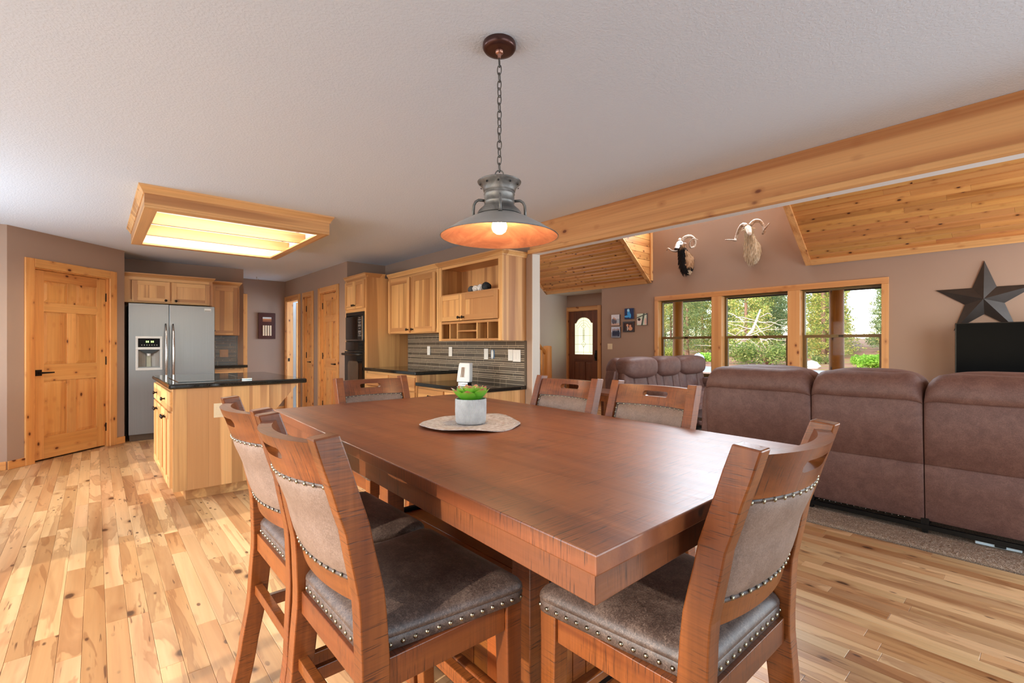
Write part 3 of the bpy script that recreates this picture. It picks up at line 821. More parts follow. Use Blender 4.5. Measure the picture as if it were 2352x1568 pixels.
#PART2
# ------------------------------------------------------------------ dining table
T = thing('dining_table', 'large dark distressed wood counter-height dining table with pedestal base', 'table', (1.22, 1.57, 0))
ox, oy = 1.22, 1.57
q = [(0.593, 0.477), (1.743, 0.502), (1.858, 2.662), (0.681, 2.648)]
q = [(a-ox, b-oy) for a, b in q]
cen = (sum(a for a, b in q)/4, sum(b for a, b in q)/4)
def inset(q, d):
    r_ = []
    for i in range(4):
        a, p, n = Vector((*q[i-1], 0)), Vector((*q[i], 0)), Vector((*q[(i+1) % 4], 0))
        r_.append(tuple((p+(a-p).normalized()*d+(n-p).normalized()*d)[:2]))
    return r_
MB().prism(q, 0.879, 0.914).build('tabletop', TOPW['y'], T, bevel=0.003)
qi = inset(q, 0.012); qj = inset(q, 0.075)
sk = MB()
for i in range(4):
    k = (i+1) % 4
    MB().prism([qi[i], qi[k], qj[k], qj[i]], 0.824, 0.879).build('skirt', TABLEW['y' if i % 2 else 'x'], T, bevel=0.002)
MB().prism(inset(q, 0.08), 0.866, 0.879).build('underside', PEDW['y'], T)
px0, px1, py0, py1 = 1.0-ox, 1.44-ox, 1.06-oy, 2.09-oy
for a in (px0, px1-0.085):
    for b in (py0, py1-0.085):
        MB().box(a, a+0.085, b, b+0.085, 0.0, 0.866).build('pedestal_post', CHAIRW['z'], T, bevel=0.004)
MB().box(px0+0.06, px1-0.06, py0+0.06, py1-0.06, 0.06, 0.438).build('core', M['black'], T)
for i in range(5):
    a, b = px0+0.03+(px1-px0-0.06)*i/5, px0+0.03+(px1-px0-0.06)*(i+1)/5
    MB().box(a+0.001, b-0.001, py0+0.086, py1-0.086, 0.438, 0.455).build('shelf_plank', PEDW['y'], T, bevel=0.002)
for a in (px0+0.006, px1-0.026): MB().box(a, a+0.02, py0+0.086, py1-0.086, 0.43, 0.458).build('edge_bar', M['iron'], T)
for b in (py0+0.006, py1-0.026): MB().box(px0+0.086, px1-0.086, b, b+0.02, 0.43, 0.458).build('edge_bar', M['iron'], T)
def vplanks(n, a, b, fx, z0=0.10, z1=0.438):
    for i in range(n):
        c, d_ = a+(b-a)*i/n, a+(b-a)*(i+1)/n
        e = R.uniform(-0.002, 0.002)
        if fx is None: pass
        elif fx[0] == 'x': MB().box(fx[1]+e, fx[1]+0.02, c+0.0008, d_-0.0008, z0, z1).build('plank', PEDW['z'], T, bevel=0.002)
        else: MB().box(c+0.0008, d_-0.0008, fx[1]+e, fx[1]+0.02, z0, z1).build('plank', PEDW['z'], T, bevel=0.002)
vplanks(11, py0+0.085, py1-0.085, ('x', px0+0.022)); vplanks(11, py0+0.085, py1-0.085, ('x', px1-0.042))
vplanks(4, px0+0.085, px1-0.085, ('y', py0+0.022)); vplanks(4, px0+0.085, px1-0.085, ('y', py1-0.042))
MB().box(px0-0.01, px1+0.01, py0-0.01, py1+0.01, 0.0, 0.10).build('plinth', PEDW['y'], T, bevel=0.005)
rx0, rx1, ry0, ry1 = 0.862-ox, 1.595-ox, 0.905-oy, 2.245-oy
for nm, b in (('foot_rail', (rx0, rx0+0.03, ry0, ry1)), ('foot_rail', (rx1-0.03, rx1, ry0, ry1)), ('foot_rail', (rx0+0.03, rx1-0.03, ry0, ry0+0.03)), ('foot_rail', (rx0+0.03, rx1-0.03, ry1-0.03, ry1))):
    MB().box(b[0], b[1], b[2], b[3], 0.165, 0.20).build(nm, M['iron'], T, bevel=0.002)
for a in (rx0+0.002, rx1-0.052):
    for b in (ry0+0.002, ry1-0.052, (ry0+ry1)/2-0.025):
        MB().box(a, a+0.05, b, b+0.05, 0.0, 0.165).build('rail_foot', PEDW['z'], T, bevel=0.003)

# ------------------------------------------------------------------ dining chairs (front towards +y)
def curve(z, tab):
    for (z0, a), (z1, b) in zip(tab, tab[1:]):
        if z <= z1:
            t = (z-z0)/(z1-z0); t = t*t*(3-2*t)*0.35+t*0.65
            return a+(b-a)*t
    return tab[-1][1]
YC = [(0, -0.272), (0.15, -0.245), (0.35, -0.213), (0.55, -0.200), (0.70, -0.207), (0.85, -0.236), (0.97, -0.272), (1.06, -0.304)]
XC = [(0, 0.232), (0.3, 0.222), (0.55, 0.210), (1.06, 0.207)]
def bow(x, z, half=0.19): return -0.048*(1-min(1, abs(x)/half)**2)*(0.45+0.55*min(1, max(0, (z-0.62)/0.35)))
def back_y(x, z): return curve(z, YC)+bow(x, z)
def chair_meshes():
    P = []
    for sx in (-1, 1):
        rings = []
        for i in range(23):
            z = 1.058*i/22
            cx = sx*curve(z, XC); cy = curve(z, YC)
            hx = 0.0215; hy = 0.026+0.006*math.exp(-((z-0.52)/0.25)**2)
            tilt = (curve(min(1.058, z+0.02), YC)-curve(max(0, z-0.02), YC))/0.04
            zz = z+(0.006 if i == 22 else 0)
            rings.append([(cx-hx, cy-hy, zz+tilt*hy*0.6*(0 if i == 0 else 1)), (cx+hx, cy-hy, zz+tilt*hy*0.6*(0 if i == 0 else 1)), (cx+hx, cy+hy, zz-tilt*hy*0.6*(0 if i == 0 else 1)), (cx-hx, cy+hy, zz-tilt*hy*0.6*(0 if i == 0 else 1))])
        P.append(('back_leg', MB().loft(rings), 'z', 0.0035))
    for sx in (-1, 1):
        rings = []
        for z, h, dy in ((0, 0.019, 0.012), (0.25, 0.022, 0.004), (0.5, 0.025, 0), (0.572, 0.026, 0)):
            cx = sx*(0.214+0.004*(1-z/0.57)); cy = 0.178+dy
            rings.append([(cx-h, cy-h, z), (cx+h, cy-h, z), (cx+h, cy+h, z), (cx-h, cy+h, z)])
        P.append(('front_leg', MB().loft(rings), 'z', 0.003))
    # crest rail with a hand slot
    def rail(z0, z1, half, th, slot=None, n=36):
        m_ = MB(); xs = [-half+2*half*i/n for i in range(n+1)]
        if slot:
            sw, s0, s1 = slot; rr = (s1-s0)/2
            xs = sorted(set(xs+[-sw, sw, -sw+rr*0.3, sw-rr*0.3, -sw+rr, sw-rr]))
        def col(x):
            a = b = (z0+z1)/2
            if slot and abs(x) < sw-1e-6:
                e = sw-abs(x); hgt = rr if e > rr else math.sqrt(max(0, rr*rr-(rr-e)**2))
                a, b = (s0+s1)/2-hgt, (s0+s1)/2+hgt
            elif slot: a = b = (s0+s1)/2
            return a, b
        def pt(x, z, side): return (x, back_y(x, z)+side*th/2, z)
        for xa, xb in zip(xs, xs[1:]):
            aa, ab = col(xa); ba, bb = col(xb)
            for side in (-1, 1):
                for (l0, l1, r0, r1) in ((z0, aa, z0, ba), (ab, z1, bb, z1)):
                    f = (0, 1, 2, 3) if side < 0 else (3, 2, 1, 0)
                    m_.add([pt(xa, l0, side), pt(xb, r0, side), pt(xb, r1, side), pt(xa, l1, side)], [f])
            for z in (z0, z1):
                f = (0, 1, 2, 3) if z == z1 else (3, 2, 1, 0)
                m_.add([pt(xa, z, -1), pt(xb, z, -1), pt(xb, z, 1), pt(xa, z, 1)], [f])
            if slot and (aa != ab or ba != bb):
                m_.add([pt(xa, aa, -1), pt(xb, ba, -1), pt(xb, ba, 1), pt(xa, aa, 1)], [(0, 1, 2, 3)])
                m_.add([pt(xa, ab, -1), pt(xb, bb, -1), pt(xb, bb, 1), pt(xa, ab, 1)], [(3, 2, 1, 0)])
        return m_
    P.append(('crest_rail', rail(0.957, 1.047, 0.19, 0.032, (0.068, 0.996, 1.022)), 'x', 0))
    P.append(('lower_back_rail', rail(0.690, 0.742, 0.19, 0.024), 'x', 0))
    # seat frame
    P.append(('seat_rail', MB().box(-0.19, 0.19, 0.165, 0.189, 0.505, 0.572), 'x', 0.002))
    P.append(('seat_rail', MB().box(-0.186, 0.186, -0.222, -0.196, 0.512, 0.572), 'x', 0.002))
    for sx in (-1, 1):
        P.append(('seat_rail', MB().prism([(sx*0.205, -0.17), (sx*0.228, -0.17), (sx*0.231, 0.152), (sx*0.208, 0.152)][::sx], 0.505, 0.572), 'y', 0.002))
    # stretchers
    for sx in (-1, 1):
        P.append(('stretcher', MB().prism([(sx*0.213, -0.20), (sx*0.233, -0.20), (sx*0.231, 0.165), (sx*0.211, 0.165)][::sx], 0.285, 0.325), 'y', 0.002))
    P.append(('stretcher', MB().box(-0.205, 0.205, -0.226, -0.200, 0.350, 0.384), 'x', 0.002))
    P.append(('foot_rest', MB().box(-0.20, 0.20, 0.168, 0.198, 0.225, 0.265), 'x', 0.003))
    return P
def seat_outline(n=12):
    # rounded trapezoid, counter clockwise
    hb, hf, y0, y1, r = 0.205, 0.248, -0.213, 0.215, 0.032
    cs = [(hb-r, y0+r, -PI/2), (hf-r, y1-r, 0), (-hf+r, y1-r, PI/2), (-hb+r, y0+r, PI)]
    pts = []
    for cx, cy, a0 in cs:
        for i in range(n+1):
            a = a0+PI/2*i/n; pts.append((cx+r*math.cos(a), cy+r*math.sin(a)))
    # refine straight edges
    out = []
    for a, b in zip(pts, pts[1:]+pts[:1]):
        d_ = math.hypot(b[0]-a[0], b[1]-a[1]); k = max(1, int(d_/0.04))
        for i in range(k): out.append((a[0]+(b[0]-a[0])*i/k, a[1]+(b[1]-a[1])*i/k))
    return out
def build_chair(label):
    c = thing('dining_chair', label, 'chair', (0, 0, 0), group='counter-height dining chairs around the table')
    for nm, mb_, ax, bv in chair_meshes():
        if 'rail' in nm and not bv: mb_.weld()
        mb_.build(nm, CHAIRW[ax], c, bevel=bv, smooth=nm in ('crest_rail', 'lower_back_rail'), sharp=35)
    # seat cushion
    ol = seat_outline()
    def ring(ins, z):
        return [(x*(1-ins/0.23), y*(1-ins/0.215), z) for x, y in ol]
    prof = [(0.004, 0.570), (0.0, 0.574), (0.0, 0.597), (0.002, 0.600), (-0.001, 0.604), (0.0, 0.612), (0.006, 0.622), (0.018, 0.631), (0.04, 0.638), (0.08, 0.643), (0.13, 0.646), (0.19, 0.648)]
    rg = [ring(a, b) for a, b in prof]
    seat = MB().loft(rg).build('seat_cushion', M['leather'], c, smooth=True, sharp=60)
    # upholstered back
    nx, nz = 20, 14; m_ = MB(); hw = 0.187
    for side, amt in ((1, 0.020), (-1, 0.012)):
        g_ = []
        for j in range(nz+1):
            v = j/nz; z = 0.738+v*0.222; row = []
            for i in range(nx+1):
                u = i/nx; x = -hw+2*hw*u
                puff = (min(1, min(u, 1-u)*7)**0.5)*(min(1, min(v, 1-v)*6)**0.5)
                row.append((x, back_y(x, z)+side*(0.008+amt*puff), z))
            g_.append(row if side < 0 else row[::-1])
        m_.loft(g_, 0, False, False)
    m_.build('back_pad', M['leather_back'], c, smooth=True)
    welt = MB()
    for z in (0.744, 0.953):
        for side in (-1, 1):
            welt.tube([(x, back_y(x, z)+side*0.0115, z) for x in [-0.185+0.37*i/16 for i in range(17)]], 0.0055, 6)
    for sx in (-1, 1):
        welt.tube([(sx*0.181, back_y(sx*0.181, z)+0.0115, z) for z in [0.744+0.209*i/8 for i in range(9)]], 0.0055, 6)
    welt.build('welt', M['leather'], c, smooth=True)
    nl = MB()
    for z in (0.746, 0.951):
        for k in range(14):
            x = -0.176+0.352*k/13
            for side in (-1, 1): nl.dome((x, back_y(x, z)+side*0.0165, z), (0, side, 0), 0.0052)
    for k in range(1, 10):
        z = 0.746+0.205*k/10
        for sx in (-1, 1): nl.dome((sx*0.181, back_y(sx*0.181, z)+0.0165, z), (0, 1, 0), 0.0052)
    nl.build('back_nails', M['nail'], c, smooth=True, kind='stuff')
    ns = MB(); acc = 0; L_ = []
    for a, b in zip(ol, ol[1:]+ol[:1]):
        d_ = math.hypot(b[0]-a[0], b[1]-a[1]); L_.append(d_)
    tot = sum(L_); n = 58; step = tot/n; pos = step/2; run = 0
    for (a, b), d_ in zip(zip(ol, ol[1:]+ol[:1]), L_):
        while pos <= run+d_ and d_ > 0:
            t = (pos-run)/d_; x, y = a[0]+(b[0]-a[0])*t, a[1]+(b[1]-a[1])*t
            nv = Vector((b[1]-a[1], -(b[0]-a[0]), 0)).normalized()
            ns.dome((x+nv.x*0.0005, y+nv.y*0.0005, 0.586), nv, 0.0058); pos += step
        run += d_
    ns.build('seat_nails', M['nail'], c, smooth=True, kind='stuff')
    return c
ch0 = build_chair('front chair on the kitchen-island side of the table, its seat in full view')
ch0.location = (0.645, 1.172, 0); ch0.rotation_euler = (0, 0, -PI/2)
for lab, x, y, rz in (('rear chair on the island side of the table, behind the front one', 0.655, 1.69, -PI/2),
                      ('chair at the near short end of the table, its back to the viewer', 1.095, 0.665, 0.0),
                      ('chair at the far short end of the table, in front of the oven cabinet', 1.275, 2.47, PI),
                      ('chair on the sofa side of the table, the one nearer the kitchen wall corner', 1.70, 1.81, PI/2),
                      ('chair on the sofa side of the table, the one nearer the large sofa', 1.71, 1.27, PI/2)):
    c = copy_tree(ch0); c.location = (x, y, 0); c.rotation_euler = (0, 0, rz); c['label'] = lab
    if rz == PI: c.scale = (1.0, 1.0, 0.985)

# ------------------------------------------------------------------ on the table
pm = thing('placemat', 'round woven braided placemat with curled rim under the succulent pot', 'placemat', (1.17, 1.60, 0.914))
rg = []
for z0 in (0, 1):
    for i in range(0, 13):
        r_ = 0.208*(i/12 if not z0 else 1-i/12); row = []
        for k in range(64):
            a = 2*PI*k/64
            lift = (max(0, r_-0.11)/0.1)**2*(0.007+0.006*math.sin(2*a+0.6)+0.004*math.sin(5*a))
            rr = r_*(1+0.02*math.sin(3*a+1)+0.012*math.sin(7*a))
            row.append((rr*math.cos(a), rr*math.sin(a), 0.0008+max(0, lift)+(0.003 if z0 else 0)))
        rg.append(row)
MB().loft(rg, 0, False).build('mat', M['woven'], pm, smooth=True)
pot = thing('potted_succulent', 'green artificial succulent in a carved grey concrete pot', 'potted plant', (1.175, 1.605, 0.919))
MB().lathe([(0.0, 0), (0.050, 0), (0.058, 0.003), (0.063, 0.012), (0.065, 0.05), (0.065, 0.100), (0.0635, 0.103), (0.0595, 0.103), (0.058, 0.098), (0.057, 0.075), (0.0, 0.075)], 48).build('pot', M['concrete'], pot, smooth=True, sharp=50)
MB().lathe([(0.0, 0.088), (0.03, 0.086), (0.057, 0.082)], 24).build('soil', plain('dark_soil', (40, 34, 28), 0.9, bump=0.5), pot, smooth=True)
def leafmat():
    t = NT('succulent_leaf'); a = t.n('ShaderNodeAttribute', attribute_name='col')
    t.b.inputs['Subsurface Weight'].default_value = 0.15; t.b.inputs['Subsurface Radius'].default_value = (0.01, 0.02, 0.005)
    return t.set(a.outputs['Color'], 0.42, 0, 0.4)
LEAF = leafmat()
def leaf_mesh(L, W_, hue):
    m_ = MB(); n = 9; g_ = []
    for side in (1, -1):
        for i in range(n+1):
            t = i/n; wd = W_*(math.sin(PI*min(1, t*0.80+0.10))**0.8)*(1 if t < 0.86 else max(0.02, (1-t)/0.14*0.9+0.02))
            row = []
            for j in range(7):
                u = -1+2*j/6
                row.append((u*wd, t*L, 0.10*L*t*t+0.18*wd*u*u+side*0.0035*math.sin(PI*min(1, t+0.08))*(1-u*u)))
            g_.append((row, t, side))
    rows_ = [r for r, t, s in g_ if s > 0]; rows2 = [r[::-1] for r, t, s in g_ if s < 0]
    for rr in (rows_, rows2):
        for i in range(n):
            t = (i+0.5)/n
            base_ = Vector(lin((46, 122, 26))); mid_ = Vector(lin((104, 178, 40))); tip_ = Vector(lin((176, 92, 84)))
            col = base_.lerp(mid_, min(1, t*1.3)) if t < 0.8 else mid_.lerp(tip_, min(1, (t-0.8)/0.15))
            col = col.lerp(Vector(lin((214, 214, 130))), hue)
            m_.loft([rr[i], rr[i+1]], 0, False, False, tuple(col))
    me = m_.mesh('leaf', True); me.materials.append(LEAF); return me
k = 0
for tier, (cnt, tilt, L, W_, r0, z0, hue) in enumerate(((8, 0.66, 0.088, 0.030, 0.020, 0.086, 0.0), (7, 0.92, 0.078, 0.027, 0.014, 0.090, 0.08), (6, 1.12, 0.064, 0.022, 0.009, 0.094, 0.25), (4, 1.32, 0.048, 0.016, 0.005, 0.098, 0.45))):
    me = leaf_mesh(L, W_, hue)
    for i in range(cnt):
        a = 2*PI*(i+0.5*tier)/cnt+R.uniform(-0.1, 0.1)
        o = inst('leaf', me, pot, (r0*math.cos(a), r0*math.sin(a), z0))
        o.rotation_euler = (tilt+R.uniform(-0.08, 0.08), 0, a-PI/2)
        o.rotation_mode = 'XYZ'

# ------------------------------------------------------------------ pendant lamp
def gal():
    t = NT('galvanised_dark_steel'); v = t.coords()
    n = t.noise(v, 14, 5, 0.6, 0.8)
    return t.set(t.ramp(n, [(0.3, lin((92, 92, 91))), (0.5, lin((122, 121, 119))), (0.7, lin((156, 155, 153)))]), t.math('ADD', 0.34, t.math('MULTIPLY', n, 0.25)), 0.75, 0.5)
GAL = gal()
def copper():
    t = NT('brushed_copper_lining'); v = t.coords()
    n = t.noise(v, 11, 5, 0.6, 0.6)
    return t.set(t.ramp(n, [(0.3, lin((158, 96, 78))), (0.5, lin((186, 118, 92))), (0.7, lin((206, 142, 112)))]), 0.5, 0.55, 0.5)
pd = thing('pendant_lamp', 'galvanised barn pendant lamp with copper lining hanging over the table', 'lamp', (1.205, 1.455, 2.438))
def Zp(z): return z-2.438
MB().lathe([(0.0, 0.0), (0.064, 0.0), (0.066, -0.006), (0.066, -0.018), (0.060, -0.027), (0.045, -0.030), (0.0, -0.030)], 40).build('canopy', plain('dark_copper_canopy', (84, 58, 54), 0.3, 0.7, var=0.1), pd, smooth=True, sharp=50)
MB().lathe([(0.0, -0.028), (0.016, -0.029), (0.016, -0.036), (0.013, -0.040), (0.008, -0.043), (0.005, -0.058), (0.0, -0.058)], 16).build('loop_fitting', plain('copper_fitting', (186, 140, 122), 0.3, 0.9), pd, smooth=True, sharp=40)
zt, zb = 2.378, 1.932; nlk = 15; step = (zt-zb)/nlk
def link_mesh(hl, hw, r_):
    pts = []
    for i in range(24):
        a = 2*PI*i/24; pts.append((hw*math.cos(a)*(abs(math.cos(a))**-0.25 if abs(math.cos(a)) > 1e-3 else 1), 0, hl*math.sin(a)))
    rings = []
    for i, p in enumerate(pts):
        t = (Vector(pts[(i+1) % 24])-Vector(pts[i-1])).normalized(); b = Vector((0, 1, 0)); a = t.cross(b)
        rings.append([Vector(p)+(a*math.cos(2*PI*k/6)+b*math.sin(2*PI*k/6))*r_ for k in range(6)])
    m_ = MB(); m_.loft(rings+[rings[0]], 0, False); return m_
lk = link_mesh(step*0.62, 0.0085, 0.0021).mesh('chain_link', True); lk.materials.append(plain('dark_chain_steel', (104, 102, 99), 0.35, 0.85))
for i in range(nlk):
    inst('chain_link', lk, pd, (0, 0, Zp(zt-step*(i+0.5))), (0, 0, (PI/2 if i % 2 else 0)+0.35+R.uniform(-0.3, 0.3)))
m_ = MB()
for i in range(25):
    a = 2*PI*i/24
m_.tube([(0.0165*math.cos(a), 0, Zp(1.917)+0.019*math.sin(a)) for a in [2*PI*i/24 for i in range(25)]], 0.0028, 6)
m_.lathe([(0.0, Zp(1.893)), (0.010, Zp(1.893)), (0.008, Zp(1.901)), (0.0, Zp(1.901))], 12).build('hanger_ring', GAL, pd, rot=TH*-1, smooth=True)
cap = [(0.0, 1.893), (0.060, 1.893), (0.083, 1.892), (0.087, 1.889), (0.085, 1.884), (0.076, 1.876), (0.068, 1.866), (0.064, 1.856), (0.0625, 1.850), (0.060, 1.848), (0.060, 1.842), (0.0615, 1.839), (0.0595, 1.836), (0.0595, 1.812), (0.0615, 1.809), (0.0595, 1.806), (0.0595, 1.796), (0.064, 1.790), (0.080, 1.776), (0.087, 1.766), (0.088, 1.758), (0.080, 1.755)]
body = MB().lathe([(r_, Zp(z)) for r_, z in cap], 48).build('cap', GAL, pd, smooth=True, sharp=40)
vh = MB()
for k in range(10):
    a = 2*PI*k/10+0.2; vh.dome((0.0775*math.cos(a), 0.0775*math.sin(a), Zp(1.873)), (math.cos(a), math.sin(a), -0.7), 0.0042)
vh.build('vent_hole', M['black'], body)
MB().lathe([(0.082, Zp(1.757)), (0.12, Zp(1.740)), (0.18, Zp(1.707)), (0.228, Zp(1.676)), (0.2315, Zp(1.672))], 72).build('shade', plain('pale_zinc_shade', (176, 176, 176), 0.42, 0.6, var=0.1), pd, smooth=True)
MB().lathe([(0.2305, Zp(1.6715)), (0.226, Zp(1.674)), (0.178, Zp(1.7045)), (0.118, Zp(1.7375)), (0.05, Zp(1.752)), (0.0, Zp(1.755))], 72).build('shade_lining', copper(), pd, smooth=True)
MB().tube([(0.2315*math.cos(2*PI*i/72), 0.2315*math.sin(2*PI*i/72), Zp(1.6725)) for i in range(73)], 0.0018, 6).build('shade_rim', GAL, pd, smooth=True)
for k in range(4):
    a = -TH-PI/2+0.06+k*PI/2; ca_, sa_ = math.cos(a), math.sin(a)
    MB().tube([(r_*ca_, r_*sa_, Zp(z)) for r_, z in ((0.058, 1.815), (0.082, 1.817), (0.094, 1.810), (0.101, 1.796), (0.103, 1.775), (0.103, 1.749))], 0.0055, 8).dome((0.103*ca_, 0.103*sa_, Zp(1.748)), (0, 0, 1), 0.009).build('brace_arm', GAL, pd, smooth=True)
MB().lathe([(0.0, Zp(1.756)), (0.02, Zp(1.756)), (0.02, Zp(1.742)), (0.0, Zp(1.742))], 16).build('socket', M['black'], pd)
MB().lathe([(0.0, Zp(1.683)), (0.012, Zp(1.685)), (0.024, Zp(1.694)), (0.030, Zp(1.708)), (0.030, Zp(1.716)), (0.026, Zp(1.728)), (0.016, Zp(1.742)), (0.0, Zp(1.744))], 24).build('bulb', M['bulb'], pd, smooth=True, label='round glowing bulb')

# ------------------------------------------------------------------ ceiling light box
lb = thing('ceiling_light_box', 'large oak-framed fluorescent light box on the kitchen ceiling', 'ceiling light', (0.272, 4.48, 2.438))
LWX, LWY, LD = 1.375, 1.755, 0.148
def rect_frame(x0, x1, y0, y1, wd, z0, z1):
    return [MB().prism([(x0, y0), (x1, y0), (x1-wd, y0+wd), (x0+wd, y0+wd)], z0, z1), MB().prism([(x0, y1), (x1, y1), (x1-wd, y1-wd), (x0+wd, y1-wd)][::-1], z0, z1),
            MB().prism([(x0, y0), (x0+wd, y0+wd), (x0+wd, y1-wd), (x0, y1)], z0, z1), MB().prism([(x1, y0), (x1-wd, y0+wd), (x1-wd, y1-wd), (x1, y1)][::-1], z0, z1)]
for i, m_ in enumerate(rect_frame(0, LWX, 0, LWY, 0.022, -LD, 0)): m_.build('side_board', HICK['x' if i < 2 else 'y'], lb, bevel=0.002)
for i, m_ in enumerate(rect_frame(0.0, LWX, 0.0, LWY, 0.085, -LD-0.018, -LD)): m_.build('bottom_frame', HICK['x' if i < 2 else 'y'], lb, bevel=0.002)
# crown against the ceiling: stepped, mitred
def crown(parent, name, pts, prof, mat, z):
    rings = []
    for (x, y), (dx, dy) in pts: rings.append([(x+dx*o, y+dy*o, z+h) for o, h in prof])
    return MB().loft(rings).build(name, mat, parent)
cp_ = [(0.0, -0.060), (0.006, -0.060), (0.012, -0.045), (0.026, -0.020), (0.034, -0.012), (0.036, 0.0), (0.0, 0.0)]
crown(lb, 'crown_moulding', [((0, 0), (-1, -1)), ((LWX, 0), (1, -1)), ((LWX, LWY), (1, 1)), ((0, LWY), (-1, 1)), ((0, 0), (-1, -1))], cp_, HICK['x'], 0)
refl = plain('white_reflector', (240, 240, 240), 0.5)
MB().box(0.022, LWX-0.022, 0.022, LWY-0.022, -0.012, -0.002).build('reflector', refl, lb)
MB().box(0.022, LWX-0.022, 0.022, 0.026, -LD+0.01, -0.012).box(0.022, LWX-0.022, LWY-0.026, LWY-0.022, -LD+0.01, -0.012).box(0.022, 0.026, 0.026, LWY-0.026, -LD+0.01, -0.012).box(LWX-0.026, LWX-0.022, 0.026, LWY-0.026, -LD+0.01, -0.012).build('side_liner', refl, lb)
for yy in (0.595, 1.145):
    MB().box(0.03, LWX-0.03, yy, yy+0.022, -LD-0.012, -0.06).build('divider', HICK['x'], lb, bevel=0.002)
for yy in (0.34, 0.84, 1.36):
    MB().box(0.06, LWX-0.06, yy-0.06, yy+0.06, -0.05, -0.012).build('ballast_cover', refl, lb, bevel=0.006)
    for dy in (-0.035, 0.035):
        tb = MB().tube([(0.075, yy+dy, -0.072), (LWX-0.12, yy+dy, -0.072)], 0.013, 10).build('lamp_tube', M['tube'], lb, smooth=True, sharp=50)
        MB().box(0.06, 0.076, yy+dy-0.016, yy+dy+0.016, -0.09, -0.05).box(LWX-0.122, LWX-0.106, yy+dy-0.016, yy+dy+0.016, -0.09, -0.05).build('tube_holder', refl, tb)

M['display'] = plain('matt_black_display', (10, 10, 10), 0.5, 0, 0.1)
# ------------------------------------------------------------------ kitchen cabinetry
def knob_mesh():
    m_ = MB().lathe([(0.0, 0), (0.010, 0), (0.006, 0.006), (0.006, 0.016), (0.015, 0.022), (0.0165, 0.027), (0.012, 0.033), (0.0, 0.035)], 14)
    m_.xf(Matrix.Rotation(PI/2, 4, 'X')); me = m_.mesh('knob', True); me.materials.append(M['bronze']); return me
KNOB = knob_mesh()
def shaker(parent, x0, x1, z0, z1, knob=None, fr=0.058, name='door', t=0.02, W_=HICK):
    s = MB().box(x0, x0+fr, -t, 0, z0, z1, 1).box(x1-fr, x1, -t, 0, z0, z1, 1).box(x0+fr, x1-fr, -t, 0, z0, z0+fr, 0).box(x0+fr, x1-fr, -t, 0, z1-fr, z1, 0)
    s = s.build(name, [W_['x'], W_['z']], parent, bevel=0.0015)
    MB().box(x0+fr-0.003, x1-fr+0.003, -t+0.009, -0.004, z0+fr-0.003, z1-fr+0.003).build('panel', W_['z'], s)
    if knob: inst('knob', KNOB, s, (knob[0], -t, knob[1]))
    return s
def drawer(parent, x0, x1, z0, z1, W_=HICK, knob=True, t=0.02):
    s = MB().box(x0, x1, -t, 0, z0, z1).build('drawer', W_['x'], parent, bevel=0.003)
    if knob: inst('knob', KNOB, s, ((x0+x1)/2, -t, (z0+z1)/2))
    return s
CROWN = [(0.0, 0.0), (0.006, 0.0), (0.010, 0.012), (0.026, 0.034), (0.032, 0.040), (0.034, 0.052), (0.0, 0.052)]
def crown3(parent, x0, x1, d_, z, W_=HICK, sides=(1, 1)):
    pts = []
    if sides[0]: pts += [((x0, d_), (-1, 0))]
    pts += [((x0, 0), (-1 if sides[0] else 0, -1)), ((x1, 0), (1 if sides[1] else 0, -1))]
    if sides[1]: pts += [((x1, d_), (1, 0))]
    return crown(parent, 'crown_moulding', pts, CROWN, W_['x'], z)
def face(x0, x1, z0, z1, st=0.04, y=0.0, t=0.02, rails=(), mids=()):
    s = MB().box(x0, x0+st, y, y+t, z0, z1, 1).box(x1-st, x1, y, y+t, z0, z1, 1).box(x0+st, x1-st, y, y+t, z0, z0+st, 0).box(x0+st, x1-st, y, y+t, z1-st, z1, 0)
    for a, b in rails: s.box(x0+st, x1-st, y, y+t, a, b, 0)
    for a, b, c, d_ in mids: s.box(a, b, y, y+t, c, d_, 1)
    return s
HM = [HICK['x'], HICK['z'], HICK['y']]
# hutch
h = thing('hutch_cabinet', 'pale hickory wall hutch with open shelf, two doors and pigeonholes', 'cabinet', (2.98, 4.69, 0), FX)
w_, d_ = 1.135, 0.318; z0, z1 = 1.286, 2.125
MB().box(0, 0.018, 0.02, d_, z0, z1).build('side_panel', HICK['z'], h); 
# the exposed end is glued up from boards
end = MB().box(w_-0.018, w_, 0.02, d_, z0, z1).build('side_panel', HICK['z'], h)
MB().box(0.018, w_-0.018, d_-0.012, d_, z0, z1).build('back_panel', HICK['z'], h)
MB().box(0.018, w_-0.018, 0.02, d_-0.012, z1-0.018, z1).build('top_panel', HICK['x'], h)
MB().box(0.018, w_-0.018, 0.02, d_-0.012, z0, z0+0.018).build('bottom_panel', HICK['x'], h)
MB().box(0.018, w_-0.018, 0.021, d_-0.012, 1.785, 1.805).build('shelf', HICK['x'], h)
MB().box(0.018, w_-0.018, 0.021, d_-0.012, 1.474, 1.50).build('shelf', HICK['x'], h)
MB().box(0, 0.062, 0, 0.02, z0, z1, 1).box(w_-0.062, w_, 0, 0.02, z0, z1, 1).box(0.062, w_-0.062, 0, 0.02, z0, z0+0.024, 0).box(0.062, w_-0.062, 0, 0.02, 2.095, z1, 0).box(0.062, w_-0.062, 0, 0.02, 1.785, 1.805, 0).box(0.062, w_-0.062, 0, 0.02, 1.474, 1.50, 0).build('face_frame', HM, h, bevel=0.0015)
crown3(h, 0, w_, d_, z1)
shaker(h, 0.055, 0.475, 1.505, 1.788, (0.44, 1.54), 0.05); shaker(h, 0.478, 1.085, 1.505, 1.788, (0.515, 1.54), 0.06)
